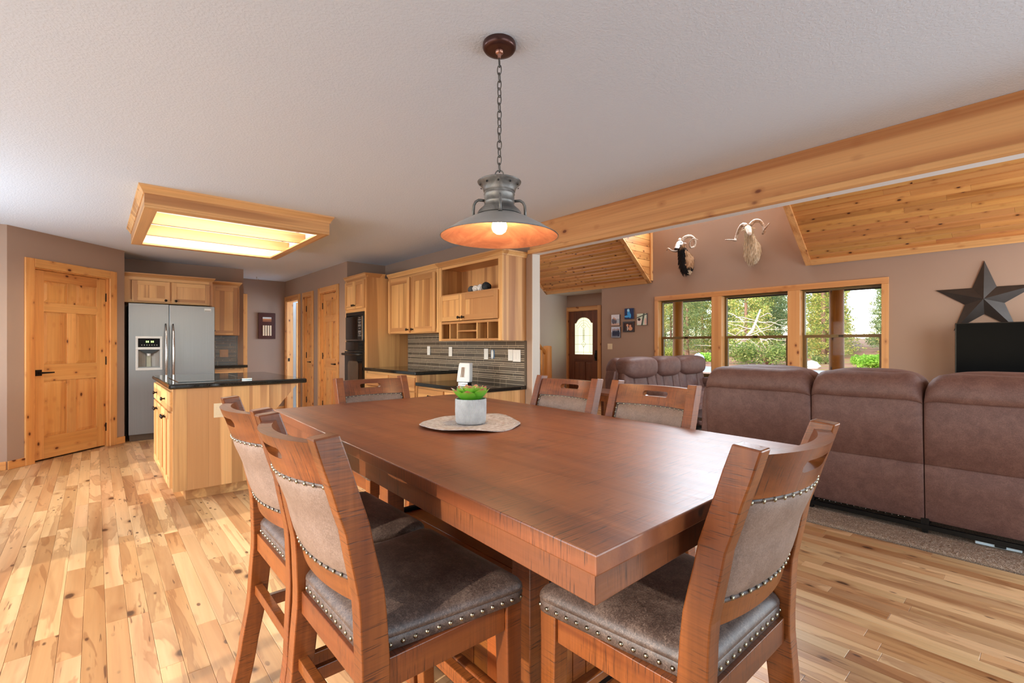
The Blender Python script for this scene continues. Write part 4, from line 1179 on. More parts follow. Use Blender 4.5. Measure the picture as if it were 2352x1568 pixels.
for x in (0.216, 0.362, 0.718, 0.898): MB().box(x, x+0.018, 0.0, d_-0.012, z0+0.018, 1.474).build('pigeonhole_divider', HICK['z'], h)
MB().box(0.38, 0.718, 0.0, d_-0.012, 1.384, 1.400).build('pigeonhole_shelf', HICK['x'], h)
# two-door wall cabinet
u = thing('wall_cabinet', 'tall pale hickory two-door wall cabinet left of the hutch', 'cabinet', (2.985, 5.95, 0), FX)
w_, z0, z1 = 1.245, 1.385, 2.13
MB().box(0, w_, 0.02, 0.313, z0, z1).build('body', HICK['z'], u, bevel=0.001)
face(0, w_, z0, z1, 0.045, mids=((0.59, 0.655, z0+0.045, z1-0.045),)).build('face_frame', HM, u, bevel=0.0015)
shaker(u, 0.02, 0.595, z0+0.012, z1-0.035, (0.56, z0+0.05), 0.065); shaker(u, 0.65, 1.19, z0+0.012, z1-0.035, (0.685, z0+0.05), 0.065)
crown3(u, 0, w_, 0.31, z1, sides=(0, 1))
# oven tower
ov = thing('oven_cabinet', 'full-height hickory cabinet housing the black oven and microwave', 'cabinet', (2.685, 6.685, 0), FX)
w_, d_ = 0.69, 0.612
MB().box(0, 0.02, 0.02, d_, 0, 2.14).box(w_-0.02, w_, 0.02, d_, 0, 2.14).box(0.02, w_-0.02, d_-0.02, d_, 0, 2.14).box(0.02, w_-0.02, 0.02, d_-0.02, 2.12, 2.14).box(0.02, w_-0.02, 0.02, d_-0.02, 1.69, 1.71).box(0.02, w_-0.02, 0.02, d_-0.02, 0.40, 0.42).build('body', HICK['z'], ov)
MB().box(0, 0.045, 0, 0.02, 0.1, 2.14, 1).box(w_-0.045, w_, 0, 0.02, 0.1, 2.14, 1).box(0.045, w_-0.045, 0, 0.02, 2.1, 2.14, 0).box(0.045, w_-0.045, 0, 0.02, 1.69, 1.74, 0).box(0.045, w_-0.045, 0, 0.02, 0.38, 0.43, 0).box(0.045, w_-0.045, 0, 0.02, 0.1, 0.14, 0).build('face_frame', HM, ov, bevel=0.0015)
shaker(ov, 0.025, 0.343, 1.735, 2.11, (0.318, 1.78), 0.055); shaker(ov, 0.347, 0.665, 1.735, 2.11, (0.372, 1.78), 0.055)
drawer(ov, 0.025, 0.665, 0.13, 0.385)
crown3(ov, 0, w_, 0.26, 2.14, sides=(0, 1))
# built-in appliances
mw = thing('microwave_oven', 'black built-in microwave with keypad above the wall oven', 'microwave', (2.685, 6.685, 0), FX)
MB().box(0.047, 0.643, 0.021, 0.42, 1.287, 1.688).build('body', M['black'], mw)
MB().box(0.047, 0.643, -0.012, 0.02, 1.640, 1.688).box(0.047, 0.643, -0.012, 0.02, 1.287, 1.305).box(0.047, 0.064, -0.012, 0.02, 1.305, 1.64).box(0.626, 0.643, -0.012, 0.02, 1.305, 1.64).build('trim_kit', M['black'], mw, bevel=0.002)
MB().box(0.066, 0.47, -0.026, 0.018, 1.315, 1.628).build('door', M['blackgloss'], mw, bevel=0.004)
MB().box(0.11, 0.43, -0.0275, -0.026, 1.36, 1.59).build('door_window', M['blackgloss'], mw)
MB().box(0.473, 0.608, -0.024, 0.018, 1.315, 1.628).build('control_panel', M['black'], mw, bevel=0.003)
MB().box(0.612, 0.620, -0.028, 0.0, 1.315, 1.628).box(0.066, 0.62, -0.028, 0.0, 1.302, 1.312).build('bright_edge', M['chrome'], mw)
kp = MB()
for i, z in enumerate((1.60, 1.575, 1.545, 1.530, 1.505, 1.490, 1.46, 1.425, 1.41, 1.385, 1.36)):
    for j in range(3 if i % 3 else 2):
        x = 0.495+0.033*j+(0.016 if i % 3 == 0 else 0); kp.box(x, x+0.020, -0.0255, -0.024, z, z+0.007)
kp.build('keypad', M['silverplastic'], mw, kind='stuff')
wo = thing('wall_oven', 'black built-in wall oven with curved handle under the microwave', 'oven', (2.685, 6.685, 0), FX)
MB().box(0.047, 0.643, 0.021, 0.5, 0.43, 1.283).build('body', M['black'], wo)
MB().box(0.047, 0.643, -0.018, 0.02, 1.165, 1.283).build('control_panel', M['blackgloss'], wo, bevel=0.003)
od = MB().box(0.047, 0.643, -0.034, 0.02, 0.445, 1.155).build('door', M['blackgloss'], wo, bevel=0.006)
MB().prism([(0.17, 0.56), (0.52, 0.56), (0.52, 0.98), (0.50, 1.01), (0.47, 1.02), (0.22, 1.02), (0.19, 1.01), (0.17, 0.98)], -0.0365, -0.034, 0, 'y').build('door_window', plain('smoked_oven_glass', (92, 76, 62), 0.12, 0.3), od)
MB().tube([(0.06, -0.03, 1.115), (0.07, -0.072, 1.115), (0.62, -0.072, 1.115), (0.63, -0.03, 1.115)], 0.017, 10).build('handle', M['black'], od, smooth=True)
# counters and bases along the kitchen wall
def counter(name, label, poly, z0, z1):
    return MB().prism(poly, z0, z1).build(name, M['granite'], bevel=0.008, seg=3, label=label, cat='countertop')
counter('granite_countertop', 'raised black granite countertop beside the oven cabinet', [(2.65, 4.66), (3.298, 4.66), (3.298, 5.992), (2.65, 5.992)], 0.905, 0.945)
counter('granite_countertop', 'lower black granite desk counter at the end of the kitchen wall', [(2.65, 3.545), (3.298, 3.545), (3.298, 4.655), (2.65, 4.655)], 0.79, 0.83)
b1 = thing('base_cabinet', 'hickory base cabinet with drawers under the raised granite counter', 'cabinet', (2.69, 5.99, 0), FX)
MB().box(0, 1.31, 0.02, 0.606, 0.1, 0.905).build('body', HICK['z'], b1); MB().box(0, 1.31, 0.08, 0.6, 0, 0.1).build('toe_kick', HICK['x'], b1)
face(0, 1.31, 0.1, 0.905, 0.04, rails=((0.70, 0.735),), mids=((0.63, 0.68, 0.1, 0.865),)).build('face_frame', HM, b1, bevel=0.0015)
MB().box(1.31, 1.315, 0.02, 0.606, 0.1, 0.905).build('end_panel', HICK['z'], b1)
for a, b in ((0.03, 0.64), (0.67, 1.28)):
    drawer(b1, a, b, 0.725, 0.875)
    m2 = (a+b)/2; shaker(b1, a, m2-0.002, 0.125, 0.71, (m2-0.035, 0.66)); shaker(b1, m2+0.002, b, 0.125, 0.71, (m2+0.035, 0.66))
b2 = thing('base_cabinet', 'low hickory desk cabinet under the lower granite counter', 'cabinet', (2.69, 4.655, 0), FX)
MB().box(0, 1.08, 0.02, 0.606, 0.1, 0.79).build('body', HICK['z'], b2); MB().box(0, 1.08, 0.08, 0.6, 0, 0.1).build('toe_kick', HICK['x'], b2)
face(0, 1.08, 0.1, 0.79, 0.04, rails=((0.60, 0.635),), mids=((0.515, 0.565, 0.1, 0.75),)).build('face_frame', HM, b2, bevel=0.0015)
for i in range(4): MB().box(1.08, 1.088, 0.02+0.1465*i, 0.02+0.1465*(i+1)-0.001, 0.1, 0.79).build('end_board', HICK['z'], b2)
for a, b in ((0.025, 0.525), (0.555, 1.055)):
    drawer(b2, a, b, 0.625, 0.765); shaker(b2, a, b, 0.125, 0.605, (b-0.035, 0.56))
# tile backsplash
def backsplash(label, loc, rot, bands, seed, edge=None):
    bs = thing('tile_backsplash', label, 'backsplash', loc, rot)
    rr = random.Random(seed)
    for (x0, x1, z0, z1) in bands:
        MB().box(x0, x1, -0.004, 0.0, z0, z1).build('grout_bed', M['grout'], bs)
    hs = [0.046, 0.019, 0.019, 0.032, 0.019]
    z = min(b[2] for b in bands); top = max(b[3] for b in bands); i = 0
    while z < top-0.004:
        z1 = min(z+hs[i % 5], top)
        mid = (z+z1)/2
        iv = [(b[0], b[1]) for b in bands if b[2] < mid < b[3]]
        if iv:
            x0, x1 = min(a for a, b in iv), max(b for a, b in iv)
            x = x0-rr.random()*0.25
            while x < x1:
                L = rr.choice((0.10, 0.15, 0.20, 0.30)); a, b = max(x, x0), min(x+L, x1)
                if b-a > 0.012: MB().box(a+0.0022, b-0.0022, -0.0056, -0.004, z+0.0022, z1-0.0022).build('tile', M['tile'], bs)
                x += L
        z = z1; i += 1
    if edge: MB().box(edge[0], edge[1], -0.011, 0.0, edge[2], edge[3]).build('edge_tile', M['tile'], bs)
    return bs
backsplash('grey glass strip tile backsplash over the granite counters, under the hutch', (3.2985, 5.985, 0), FX,
           ((1.33, 2.412, 0.83, 0.947), (0.0, 2.412, 0.947, 1.285), (0.0, 1.285, 1.285, 1.385)), 3, (2.413, 2.438, 0.83, 1.285))
backsplash('small grey tile backsplash between the refrigerator and the hall', (1.27, 8.5, 0), 0, ((0.0, 0.395, 0.945, 1.385),), 5, (0.396, 0.41, 0.945, 1.385))
# plates on the tile
def plate(name, label, cat, loc, rot, wd, hg, kind, mat=M['white']):
    p = thing(name, label, cat, loc, rot)
    MB().box(-wd/2, wd/2, -0.006, 0, -hg/2, hg/2).build('cover_plate', mat, p, bevel=0.002)
    n = kind[1]
    for i in range(n):
        x = (i-(n-1)/2)*0.046
        if kind[0] == 'rocker': MB().box(x-0.016, x+0.016, -0.009, -0.006, -0.033, 0.033).build('rocker', mat, p, bevel=0.0015)
        elif kind[0] == 'toggle': MB().box(x-0.005, x+0.005, -0.018, -0.006, -0.004, 0.012).build('toggle', mat, p, bevel=0.001)
        else:
            for z in (-0.02, 0.02): MB().box(x-0.016, x+0.016, -0.0085, -0.006, z-0.014, z+0.014).build('receptacle', mat, p, bevel=0.002)
    return p
TX = 3.2893
def on_wall(x, y):
    c, s = math.cos(TH), math.sin(TH); r = (x-1176)/1094
    return r
plate('light_switch', 'single white switch plate nearest the oven cabinet on the tile', 'light switch', (TX, 5.42, 1.167), FX, 0.07, 0.115, ('rocker', 1))
plate('wall_outlet', 'white outlet plate second from the oven cabinet on the tile', 'wall outlet', (TX, 4.91, 1.160), FX, 0.07, 0.115, ('outlet', 1))
plate('wall_outlet', 'white outlet plate above the white desk appliance, beside the blue box', 'wall outlet', (TX, 4.20, 1.14), FX, 0.072, 0.118, ('outlet', 1))
bx = thing('electrical_box', 'open blue electrical box without a cover in the tile wall', 'electrical box', (TX, 4.085, 1.14), FX)
MB().box(-0.028, -0.024, -0.004, 0.0, -0.045, 0.045).box(0.024, 0.028, -0.004, 0.0, -0.045, 0.045).box(-0.024, 0.024, -0.004, 0.0, 0.041, 0.045).box(-0.024, 0.024, -0.004, 0, -0.045, -0.041).build('box_rim', M['bluebox'], bx)
MB().box(-0.016, 0.016, -0.010, 0.0, -0.034, 0.034).box(-0.008, 0.008, -0.012, 0.0, -0.05, 0.05).build('receptacle', M['white'], bx, bevel=0.002)
plate('light_switch', 'single white switch plate left of the double one at the tile end', 'light switch', (TX, 3.785, 1.135), FX, 0.072, 0.118, ('rocker', 1))
plate('light_switch', 'double white switch plate nearest the end of the tile wall', 'light switch', (TX, 3.685, 1.13), FX, 0.118, 0.124, ('rocker', 2))
plate('light_switch', 'almond double switch plate on the small tile wall by the refrigerator', 'light switch', (1.495, 8.49, 1.11), 0, 0.115, 0.12, ('rocker', 2), plain('tan_plastic', (206, 170, 140), 0.5))
# white appliance on the desk counter
ap = thing('desk_appliance', 'white upright countertop appliance with a slotted front on a dark foot', 'appliance', (2.93, 4.115, 0.83), FX+0.45)
rg = []
for z, wd, dy in ((0.022, 0.075, 0.0), (0.05, 0.076, 0.004), (0.12, 0.072, 0.014), (0.19, 0.066, 0.026), (0.215, 0.063, 0.032), (0.224, 0.056, 0.040)):
    rg.append([(-wd, dy-0.035, z), (-wd*0.5, dy-0.045, z), (0, dy-0.048, z), (wd*0.5, dy-0.045, z), (wd, dy-0.035, z), (wd, dy+0.035, z), (-wd, dy+0.035, z)])
apb = MB().loft(rg).build('body', M['white'], ap, bevel=0.006)
sl_ = MB()
for i in range(4): sl_.add([(-0.020+0.010*i, -0.0485, 0.075), (-0.014+0.010*i, -0.0485, 0.075), (-0.014+0.010*i, -0.0255, 0.178), (-0.020+0.010*i, -0.0255, 0.178)], [(0, 1, 2, 3)])
sl_.xf(Matrix.Translation((0, -0.0015, 0))).build('slots', plain('tan_slot', (150, 116, 88), 0.6), apb)
MB().box(-0.06, 0.06, -0.03, 0.05, 0.0, 0.022).build('foot', M['black'], ap, bevel=0.004)
MB().box(-0.055, 0.055, -0.034, -0.03, 0.004, 0.016).build('foot_edge', M['chrome'], ap)
# decorative balls on the hutch shelf
def ball(label, y, r_, rgb):
    b = thing('decor_ball', label, 'decoration', (3.11, y, 1.8085+r_), R.uniform(0, 3), group='decorative balls on the hutch shelf')
    mt = plain('ball_fibre', rgb, 0.8, var=0.25, scale=40)
    MB().sphere((0, 0, 0), r_*0.93, nu=16, nv=10).build('core', mt, b, smooth=True)
    for k in range(9):
        a = R.uniform(0, PI); t = R.uniform(0.2, PI-0.2); nv = Vector((math.sin(t)*math.cos(a), math.sin(t)*math.sin(a), math.cos(t)))
        ux = nv.orthogonal().normalized(); uy = nv.cross(ux)
        MB().tube([(ux*math.cos(2*PI*i/20)+uy*math.sin(2*PI*i/20))*r_*0.95 for i in range(21)], r_*0.07, 5).build('strand', mt, b, smooth=True)
ball('small charcoal woven ball at the left end of the row on the hutch shelf', 4.235, 0.040, (96, 98, 102))
ball('white woven ball next to the small charcoal one on the hutch shelf', 4.150, 0.042, (232, 230, 226))
ball('white woven ball next to the big dark one on the hutch shelf', 4.062, 0.043, (236, 234, 230))
ball('large dark charcoal woven ball at the right end of the row on the hutch shelf', 3.968, 0.050, (48, 52, 56))

# ------------------------------------------------------------------ kitchen island
isl = thing('kitchen_island', 'hickory kitchen island with drawers and doors under a black granite top', 'kitchen island', (0.45, 5.87, 0), FX)
w_, d_ = 1.37, 0.684
MB().box(0.0, w_-0.012, 0.02, d_, 0.1, 0.90).build('body', HICK['z'], isl)
for i, (a, b) in enumerate(((0.0, 0.09), (0.09, 0.235), (0.235, 0.40), (0.40, 0.53), (0.53, 0.684))):
    MB().box(w_-0.012, w_, a, b-0.0006, 0.1, 0.90).build('back_board', HICK['z'], isl)
MB().box(0.05, w_-0.09, 0.09, d_-0.02, 0.0, 0.1).build('toe_kick', HICK['x'], isl, bevel=0.003)
face(0, w_-0.012, 0.1, 0.90, 0.04, rails=((0.70, 0.735),), mids=((0.66, 0.71, 0.1, 0.86),)).build('face_frame', HM, isl, bevel=0.0015)
for a, b in ((0.03, 0.67), (0.70, 1.335)):
    drawer(isl, a, b, 0.725, 0.875)
    m2 = (a+b)/2; shaker(isl, a, m2-0.002, 0.125, 0.71, (m2-0.04, 0.655)); shaker(isl, m2+0.002, b, 0.125, 0.71, (m2+0.04, 0.655))
for x in (w_-0.055, 0.05):
    MB().prism([(d_, 0.90), (d_+0.245, 0.90), (d_+0.235, 0.88), (d_, 0.60)], x-0.02, x+0.02, 0, 'x').build('corbel', HICK['z'], isl, bevel=0.002)
plate('wall_outlet', 'almond outlet plate on the end panel of the island', 'wall outlet', (0.755, 4.5, 0.71), 0, 0.07, 0.115, ('outlet', 1), M['almond'])
ct = MB().prism([(0.42, 4.468), (1.441, 4.468), (1.441, 5.9), (0.42, 5.9)], 0.90, 0.94).build('island_countertop', M['granite'], bevel=0.012, seg=3, label='black granite island countertop holding the glass cooktop', cat='countertop')
ck = thing('glass_cooktop', 'black glass cooktop with a steel edge set on the island', 'cooktop', (0.50, 4.66, 0.94))
MB().box(0, 0.50, 0, 0.78, 0, 0.005).build('glass', M['blackgloss'], ck, bevel=0.0015)
MB().box(0.50, 0.506, 0, 0.78, 0, 0.007).build('edge_strip', M['chrome'], ck)
MB().box(0.45, 0.53, -0.03, -0.005, 0, 0.012).build('corner_clip', M['chrome'], ck, bevel=0.002)

# ------------------------------------------------------------------ refrigerator alcove
fr = thing('refrigerator', 'stainless side-by-side refrigerator with ice dispenser in its left door', 'refrigerator', (0.315, 7.78, 0))
W_ = 0.944; zt = 1.775
MB().box(0.005, W_-0.005, 0.075, 0.70, 0.03, zt-0.01).build('body', M['black'], fr)
MB().box(0.01, W_-0.01, 0.05, 0.10, 0.0, 0.085).build('base_grille', plain('bronze_grille', (92, 74, 58), 0.4, 0.5), fr, bevel=0.003)
def rdoor(x0, x1, name):
    n = 12; o_ = []
    for i in range(n+1):
        t = i/n; x = x0+(x1-x0)*t; o_.append((x, 0.012*(abs(2*t-1))**4))
    return o_
sx = 0.4195
# left door leaves a real recess for the dispenser
dl = MB(); a0, a1, b0, b1_ = 0.098, 0.318, 0.955, 1.30
dl.box(0.0, a0, 0, 0.07, 0.09, zt).box(a1, sx-0.003, 0, 0.07, 0.09, zt).box(a0, a1, 0, 0.07, 0.09, b0).box(a0, a1, 0, 0.07, b1_, zt)
dl = dl.build('freezer_door', M['steel'], fr)
dr = MB().box(sx+0.003, W_, 0, 0.07, 0.09, zt).build('fridge_door', M['steel'], fr, bevel=0.006)
MB().box(0.068, 0.348, -0.012, 0.0, 1.325, 1.355).box(0.068, 0.348, -0.016, 0.0, 1.180, 1.212).box(0.068, 0.348, -0.012, 0.0, 0.912, 0.944).box(0.068, 0.094, -0.012, 0.0, 0.944, 1.325).box(0.322, 0.348, -0.012, 0.0, 0.944, 1.325).build('dispenser_frame', M['silverplastic'], dl, bevel=0.003)
MB().box(0.094, 0.322, -0.006, 0.06, 1.212, 1.325).build('dispenser_display', M['display'], dl)
dg = MB()
for x in (0.175, 0.226):
    for k in range(2): dg.box(x+0.018*k, x+0.018*k+0.012, -0.0075, -0.006, 1.272, 1.294)
dg.build('display_digits', M['led'], dl)
dk = MB()
for k in range(7): dk.box(0.128+0.026*k, 0.128+0.026*k+0.010, -0.0075, -0.006, 1.232, 1.246)
dk.build('display_keys', M['greyplastic'], dl, kind='stuff')
rc = MB()
for i in range(10):
    t0, t1 = i/10, (i+1)/10; x0, x1 = a0+(a1-a0)*t0, a0+(a1-a0)*t1
    f = lambda t: 0.012+0.05*math.sin(PI*t)
    rc.add([(x0, f(t0), 0.944), (x1, f(t1), 0.944), (x1, f(t1), 1.18), (x0, f(t0), 1.18)], [(0, 1, 2, 3)])
    rc.add([(x0, 0, 0.944), (x1, 0, 0.944), (x1, f(t1), 0.944), (x0, f(t0), 0.944)], [(0, 1, 2, 3)])
rc.build('dispenser_recess', M['greyplastic'], dl, smooth=True, sharp=50)
MB().prism([(0.10, 1.18), (0.316, 1.18), (0.25, 1.135), (0.208, 1.128), (0.166, 1.135)], 0.002, 0.05, 0, 'y').build('dispenser_hood', M['black'], dl)
MB().lathe([(0.0, 0.0), (0.024, 0.0), (0.026, 0.05), (0.0, 0.05)], 14, (0.208, 0.028, 1.10)).build('dispenser_spout', M['silverplastic'], dl, smooth=True, sharp=40)
MB().box(0.185, 0.230, 0.044, 0.05, 0.95, 1.10).build('dispenser_paddle', plain('pale_paddle', (160, 160, 140), 0.4), dl)
for x, dx, par in ((0.383, 1, dl), (0.462, -1, dr)):
    pts = []
    for i in range(15):
        t = i/14; z = 0.62+0.90*t; pts.append((x, -0.012-0.062*math.sin(PI*t)**0.55, z))
    MB().tube(pts, [0.008+0.008*math.sin(PI*i/14)**0.6 for i in range(15)], 10).build('handle', M['chrome'], par, smooth=True)
MB().box(0.817, 0.899, -0.004, 0.0, 1.702, 1.745).build('badge', M['silverplastic'], dr, bevel=0.001)
MB().box(0.822, 0.894, -0.005, -0.004, 1.706, 1.718).build('badge_band', M['greyplastic'], dr)
fc = thing('wall_cabinet', 'wide two-door hickory cabinet above the refrigerator', 'cabinet', (0.278, 7.9, 0))
w_, z0, z1 = 0.972, 1.795, 2.13
MB().box(0, w_, 0.02, 0.6, z0, z1).build('body', HICK['z'], fc)
face(0, w_, z0, z1, 0.04, mids=((0.455, 0.517, z0+0.04, z1-0.04),)).build('face_frame', HM, fc, bevel=0.0015)
shaker(fc, 0.075, 0.475, z0+0.012, 2.085, (0.43, z0+0.04), 0.055); shaker(fc, 0.497, 0.935, z0+0.012, 2.085, (0.542, z0+0.04), 0.055)
crown3(fc, 0, w_, 0.26, z1, sides=(0, 1))
sc_ = thing('wall_cabinet', 'single-door hickory wall cabinet between refrigerator and hall', 'cabinet', (1.255, 8.17, 0))
MB().box(0, 0.388, 0.02, 0.328, 1.385, 2.13).build('body', HICK['z'], sc_)
face(0, 0.388, 1.385, 2.13, 0.035).build('face_frame', HM, sc_, bevel=0.0015)
shaker(sc_, 0.015, 0.36, 1.395, 2.10, (0.05, 1.45), 0.058)
crown3(sc_, 0, 0.388, 0.32, 2.13, sides=(0, 1))
MB().prism([(1.262, 7.90), (1.70, 7.90), (1.70, 8.498), (1.262, 8.498)], 0.905, 0.945).build('granite_countertop', M['granite'], bevel=0.006, label='short black granite countertop right beside the refrigerator', cat='countertop')
b3 = thing('base_cabinet', 'narrow hickory base cabinet beside the refrigerator, mostly behind the island', 'cabinet', (1.265, 7.94, 0))
MB().box(0, 0.40, 0.02, 0.558, 0.1, 0.905).build('body', HICK['z'], b3); MB().box(0, 0.40, 0.08, 0.55, 0, 0.1).build('toe_kick', HICK['x'], b3)
drawer(b3, 0.015, 0.385, 0.74, 0.885); shaker(b3, 0.015, 0.385, 0.125, 0.72, (0.05, 0.66))
# hall picture and ceiling hook
pf = thing('wall_plaque', 'dark framed plaque with a photo over four pale bars on the hall wall', 'picture', (2.244, 9.66, 0))
MB().box(0, 0.292, -0.025, 0, 1.352, 1.83).build('board', plain('mahogany_plaque', (72, 30, 22), 0.35), pf, bevel=0.006)
def printed(parent, name, x0, x1, z0, z1, y, fn, n=56):
    m_ = MB()
    for i in range(n):
        for j in range(n):
            a, b = x0+(x1-x0)*i/n, x0+(x1-x0)*(i+1)/n; c, e = z0+(z1-z0)*j/n, z0+(z1-z0)*(j+1)/n
            m_.add([(a, y, c), (b, y, c), (b, y, e), (a, y, e)], [(0, 1, 2, 3)], 0, lin(fn((i+0.5)/n, (j+0.5)/n)))
    return m_.build(name, M['print'], parent)
def land(u, v):
    return (206, 200, 190) if v > 0.62 else ((200, 130, 80) if v > 0.42 else (150, 90, 60))
printed(pf, 'photo', 0.073, 0.221, 1.669, 1.753, -0.0256, land, 14)
for i in range(4): MB().box(0.073+0.0395*i, 0.073+0.0395*i+0.028, -0.035, -0.024, 1.409, 1.60).build('pale_bar', plain('ivory_bar', (232, 206, 170), 0.5), pf, bevel=0.003)
hk = MB().tube([(0, 0, 0), (0, 0, -0.03), (0.015, 0, -0.05), (0.03, 0, -0.035)], 0.004, 6).lathe([(0, 0), (0.014, 0), (0.012, -0.006), (0, -0.008)], 10)
hk.build('ceiling_hook', M['silverplastic'], loc=(2.14, 9.30, 2.438), smooth=True, label='small hook screwed into the hall ceiling above the plaque', cat='hook')
#PART3
# ------------------------------------------------------------------ recliner sofas (front towards +y)
def sofa_seat(parent, x0, x1):
    pr = [(-0.440, 0.075), (-0.452, 0.10), (-0.470, 0.30), (-0.484, 0.442), (-0.478, 0.449), (-0.487, 0.456), (-0.512, 0.66), (-0.534, 0.855), (-0.527, 0.864), (-0.539, 0.873), (-0.546, 0.91), (-0.538, 0.96), (-0.510, 1.006), (-0.465, 1.035), (-0.41, 1.040), (-0.36, 1.020), (-0.32, 0.97), (-0.30, 0.90), (-0.30, 0.7), (-0.28, 0.45), (-0.28, 0.12)]
    us = [0, 0.006, 0.02, 0.045, 0.08, 0.13, 0.25, 0.5, 0.75, 0.87, 0.92, 0.955, 0.98, 0.994, 1]
    rg = []
    for u in us:
        d_ = min(u, 1-u)/0.13; s = math.sqrt(max(0, 1-(1-min(1, d_))**2)); row = []
        for y, z in pr:
            q = max(0, min(1, (z-0.74)/0.2)); k = 0.42+0.58*s
            zz = z if z < 0.8 else z-(z-0.8)*(1-k)*q
            yy = -0.42+(y+0.42)*(1-(1-s)*(0.12+0.25*q))
            wob = 0.004*math.sin(9*u+z*17)+0.003*math.sin(23*u+z*7)
            row.append((x0+(x1-x0)*u, yy+wob*s, zz+wob*0.6*q))
        rg.append(row)
    b = MB().loft(rg).build('backrest', M['suede'], parent, smooth=True, sharp=70)
    c = (x0+x1)/2; w = x1-x0
    MB().sphere((c, -0.265, 0.90), w*0.50, 0.19, 0.158, 28, 16, 0.62).build('headrest', M['suede'], b, smooth=True)
    for a, ww in ((-0.36, 0.30), (0.0, 0.44), (0.36, 0.30)):
        m_ = MB(); m_.sphere((0, 0, 0), w*ww*0.5, 0.085, 0.26, 16, 12, 0.6)
        m_.xf(Matrix.Translation((c+a*w, -0.235, 0.62)) @ Matrix.Rotation(0.16, 4, 'X')); m_.build('back_channel', M['suede'], b, smooth=True)
    MB().sphere((c, 0.10, 0.42), w*0.5, 0.38, 0.12, 28, 12, 0.35).build('seat_cushion', M['suede'], parent, smooth=True)
    MB().sphere((c, 0.43, 0.25), w*0.49, 0.07, 0.17, 24, 12, 0.4).build('footrest', M['suede'], parent, smooth=True)
def make_sofa(label):
    s = thing('recliner_sofa', label, 'sofa', (0, 0, 0), group='brown recliner sofas in the living area')
    for a, b in ((-1.13, -0.317), (-0.312, 0.326), (0.332, 1.12)): sofa_seat(s, a, b)
    for sx in (-1, 1):
        m_ = MB(); m_.sphere((sx*1.14, 0.06, 0.36), 0.10, 0.47, 0.29, 20, 14, 0.4); a = m_.build('arm', M['suede'], s, smooth=True)
        MB().sphere((sx*1.13, 0.08, 0.62), 0.115, 0.42, 0.06, 20, 12, 0.5).build('arm_pad', M['suede'], a, smooth=True)
        rg = [[(sx*1.16, -0.44, z0), (sx*1.09, -0.44, z0), (sx*1.09, -0.36, z0), (sx*1.16, -0.36, z0)] for z0 in (0.08,)]
        wv = [(0.08, -0.44), (0.4, -0.47), (0.75, -0.50), (0.86, -0.49)]
        MB().loft([[(sx*1.205-sx*0.05*(z/0.86)**3, y, z), (sx*1.08, y, z), (sx*1.08, y+0.16, z), (sx*1.205-sx*0.05*(z/0.86)**3, y+0.16, z)][::sx] for z, y in wv]).build('wing', M['suede'], s, bevel=0.02, seg=3)
    fr_ = MB().box(-1.15, 1.15, -0.462, -0.442, 0.022, 0.052).box(-1.15, 1.15, 0.38, 0.40, 0.022, 0.052)
    for x in (-1.1, -0.33, 0.33, 1.1): fr_.box(x-0.02, x+0.02, -0.45, 0.40, 0.05, 0.09).box(x-0.015, x+0.015, -0.46, -0.43, 0.0, 0.03).box(x-0.015, x+0.015, 0.37, 0.40, 0.0, 0.03)
    fr_.build('steel_base', M['iron'], s)
    MB().box(-1.12, 1.12, -0.40, 0.36, 0.07, 0.30).build('underframe', M['black'], s)
    st = MB()
    for k in range(16): st.dome((-0.28+0.036*k+R.uniform(-0.004, 0.004), -0.441, 0.070), (0, -1, 0.2), 0.0035, 6)
    st.build('staples', M['chrome'], s, kind='stuff')
    return s
so = make_sofa('large brown recliner sofa seen from behind, right beside the dining table')
so.location = (4.545, 0.90, 0.0168); so.rotation_euler = (0, 0, -PI/2)
s2 = copy_tree(so); s2['label'] = 'far brown recliner sofa seen from the front, below the left window'
s2.location = (6.68, 3.78, 0.0125); s2.rotation_euler = (0, 0, PI)
ps = thing('power_strip', 'white power strip with a black plug on the carpet under the large sofa', 'power strip', (4.121, 0.235, 0.0168), 0.05)
MB().box(-0.02, 0.02, -0.10, 0.10, 0, 0.032).build('strip_body', plain('pale_blue_plastic', (206, 226, 236), 0.4), ps, bevel=0.004)
MB().box(-0.028, 0.0, -0.035, 0.015, 0.004, 0.042).build('plug', M['black'], ps, bevel=0.004)
MB().tube([(-0.02, 0.01, 0.03), (-0.03, 0.03, 0.05), (-0.02, 0.07, 0.045), (0.03, 0.11, 0.02)], 0.004, 6).build('cord', M['black'], ps, smooth=True)
# side table and coffee table
et = thing('end_table', 'brown wooden end table standing before the far sofa arm', 'side table', (4.93, 3.80, 0.0168))
MB().box(-0.25, 0.25, -0.25, 0.25, 0.60, 0.635).build('top', WALNUT['x'], et, bevel=0.006)
MB().box(-0.22, 0.22, -0.22, 0.22, 0.53, 0.60).build('skirt', CHAIRW['x'], et)
MB().box(-0.21, 0.21, -0.21, 0.21, 0.14, 0.165).build('shelf', CHAIRW['x'], et)
for a in (-0.205, 0.205):
    for b in (-0.205, 0.205): MB().box(a-0.025, a+0.025, b-0.025, b+0.025, 0, 0.60).build('leg', CHAIRW['z'], et, bevel=0.003)
ctb = thing('coffee_table', 'low dark glossy coffee table glimpsed beside the large sofa', 'coffee table', (5.55, 2.55, 0.0168))
MB().box(-0.60, 0.60, -0.32, 0.32, 0.40, 0.44).build('top', plain('dark_glossy_lacquer', (46, 34, 32), 0.10, 0, 0.6), ctb, bevel=0.006)
for a in (-0.54, 0.54):
    for b in (-0.26, 0.26): MB().box(a-0.035, a+0.035, b-0.035, b+0.035, 0, 0.40).build('leg', M['black'], ctb, bevel=0.003)
MB().box(-0.5, 0.5, -0.24, 0.24, 0.12, 0.14).build('shelf', M['black'], ctb)
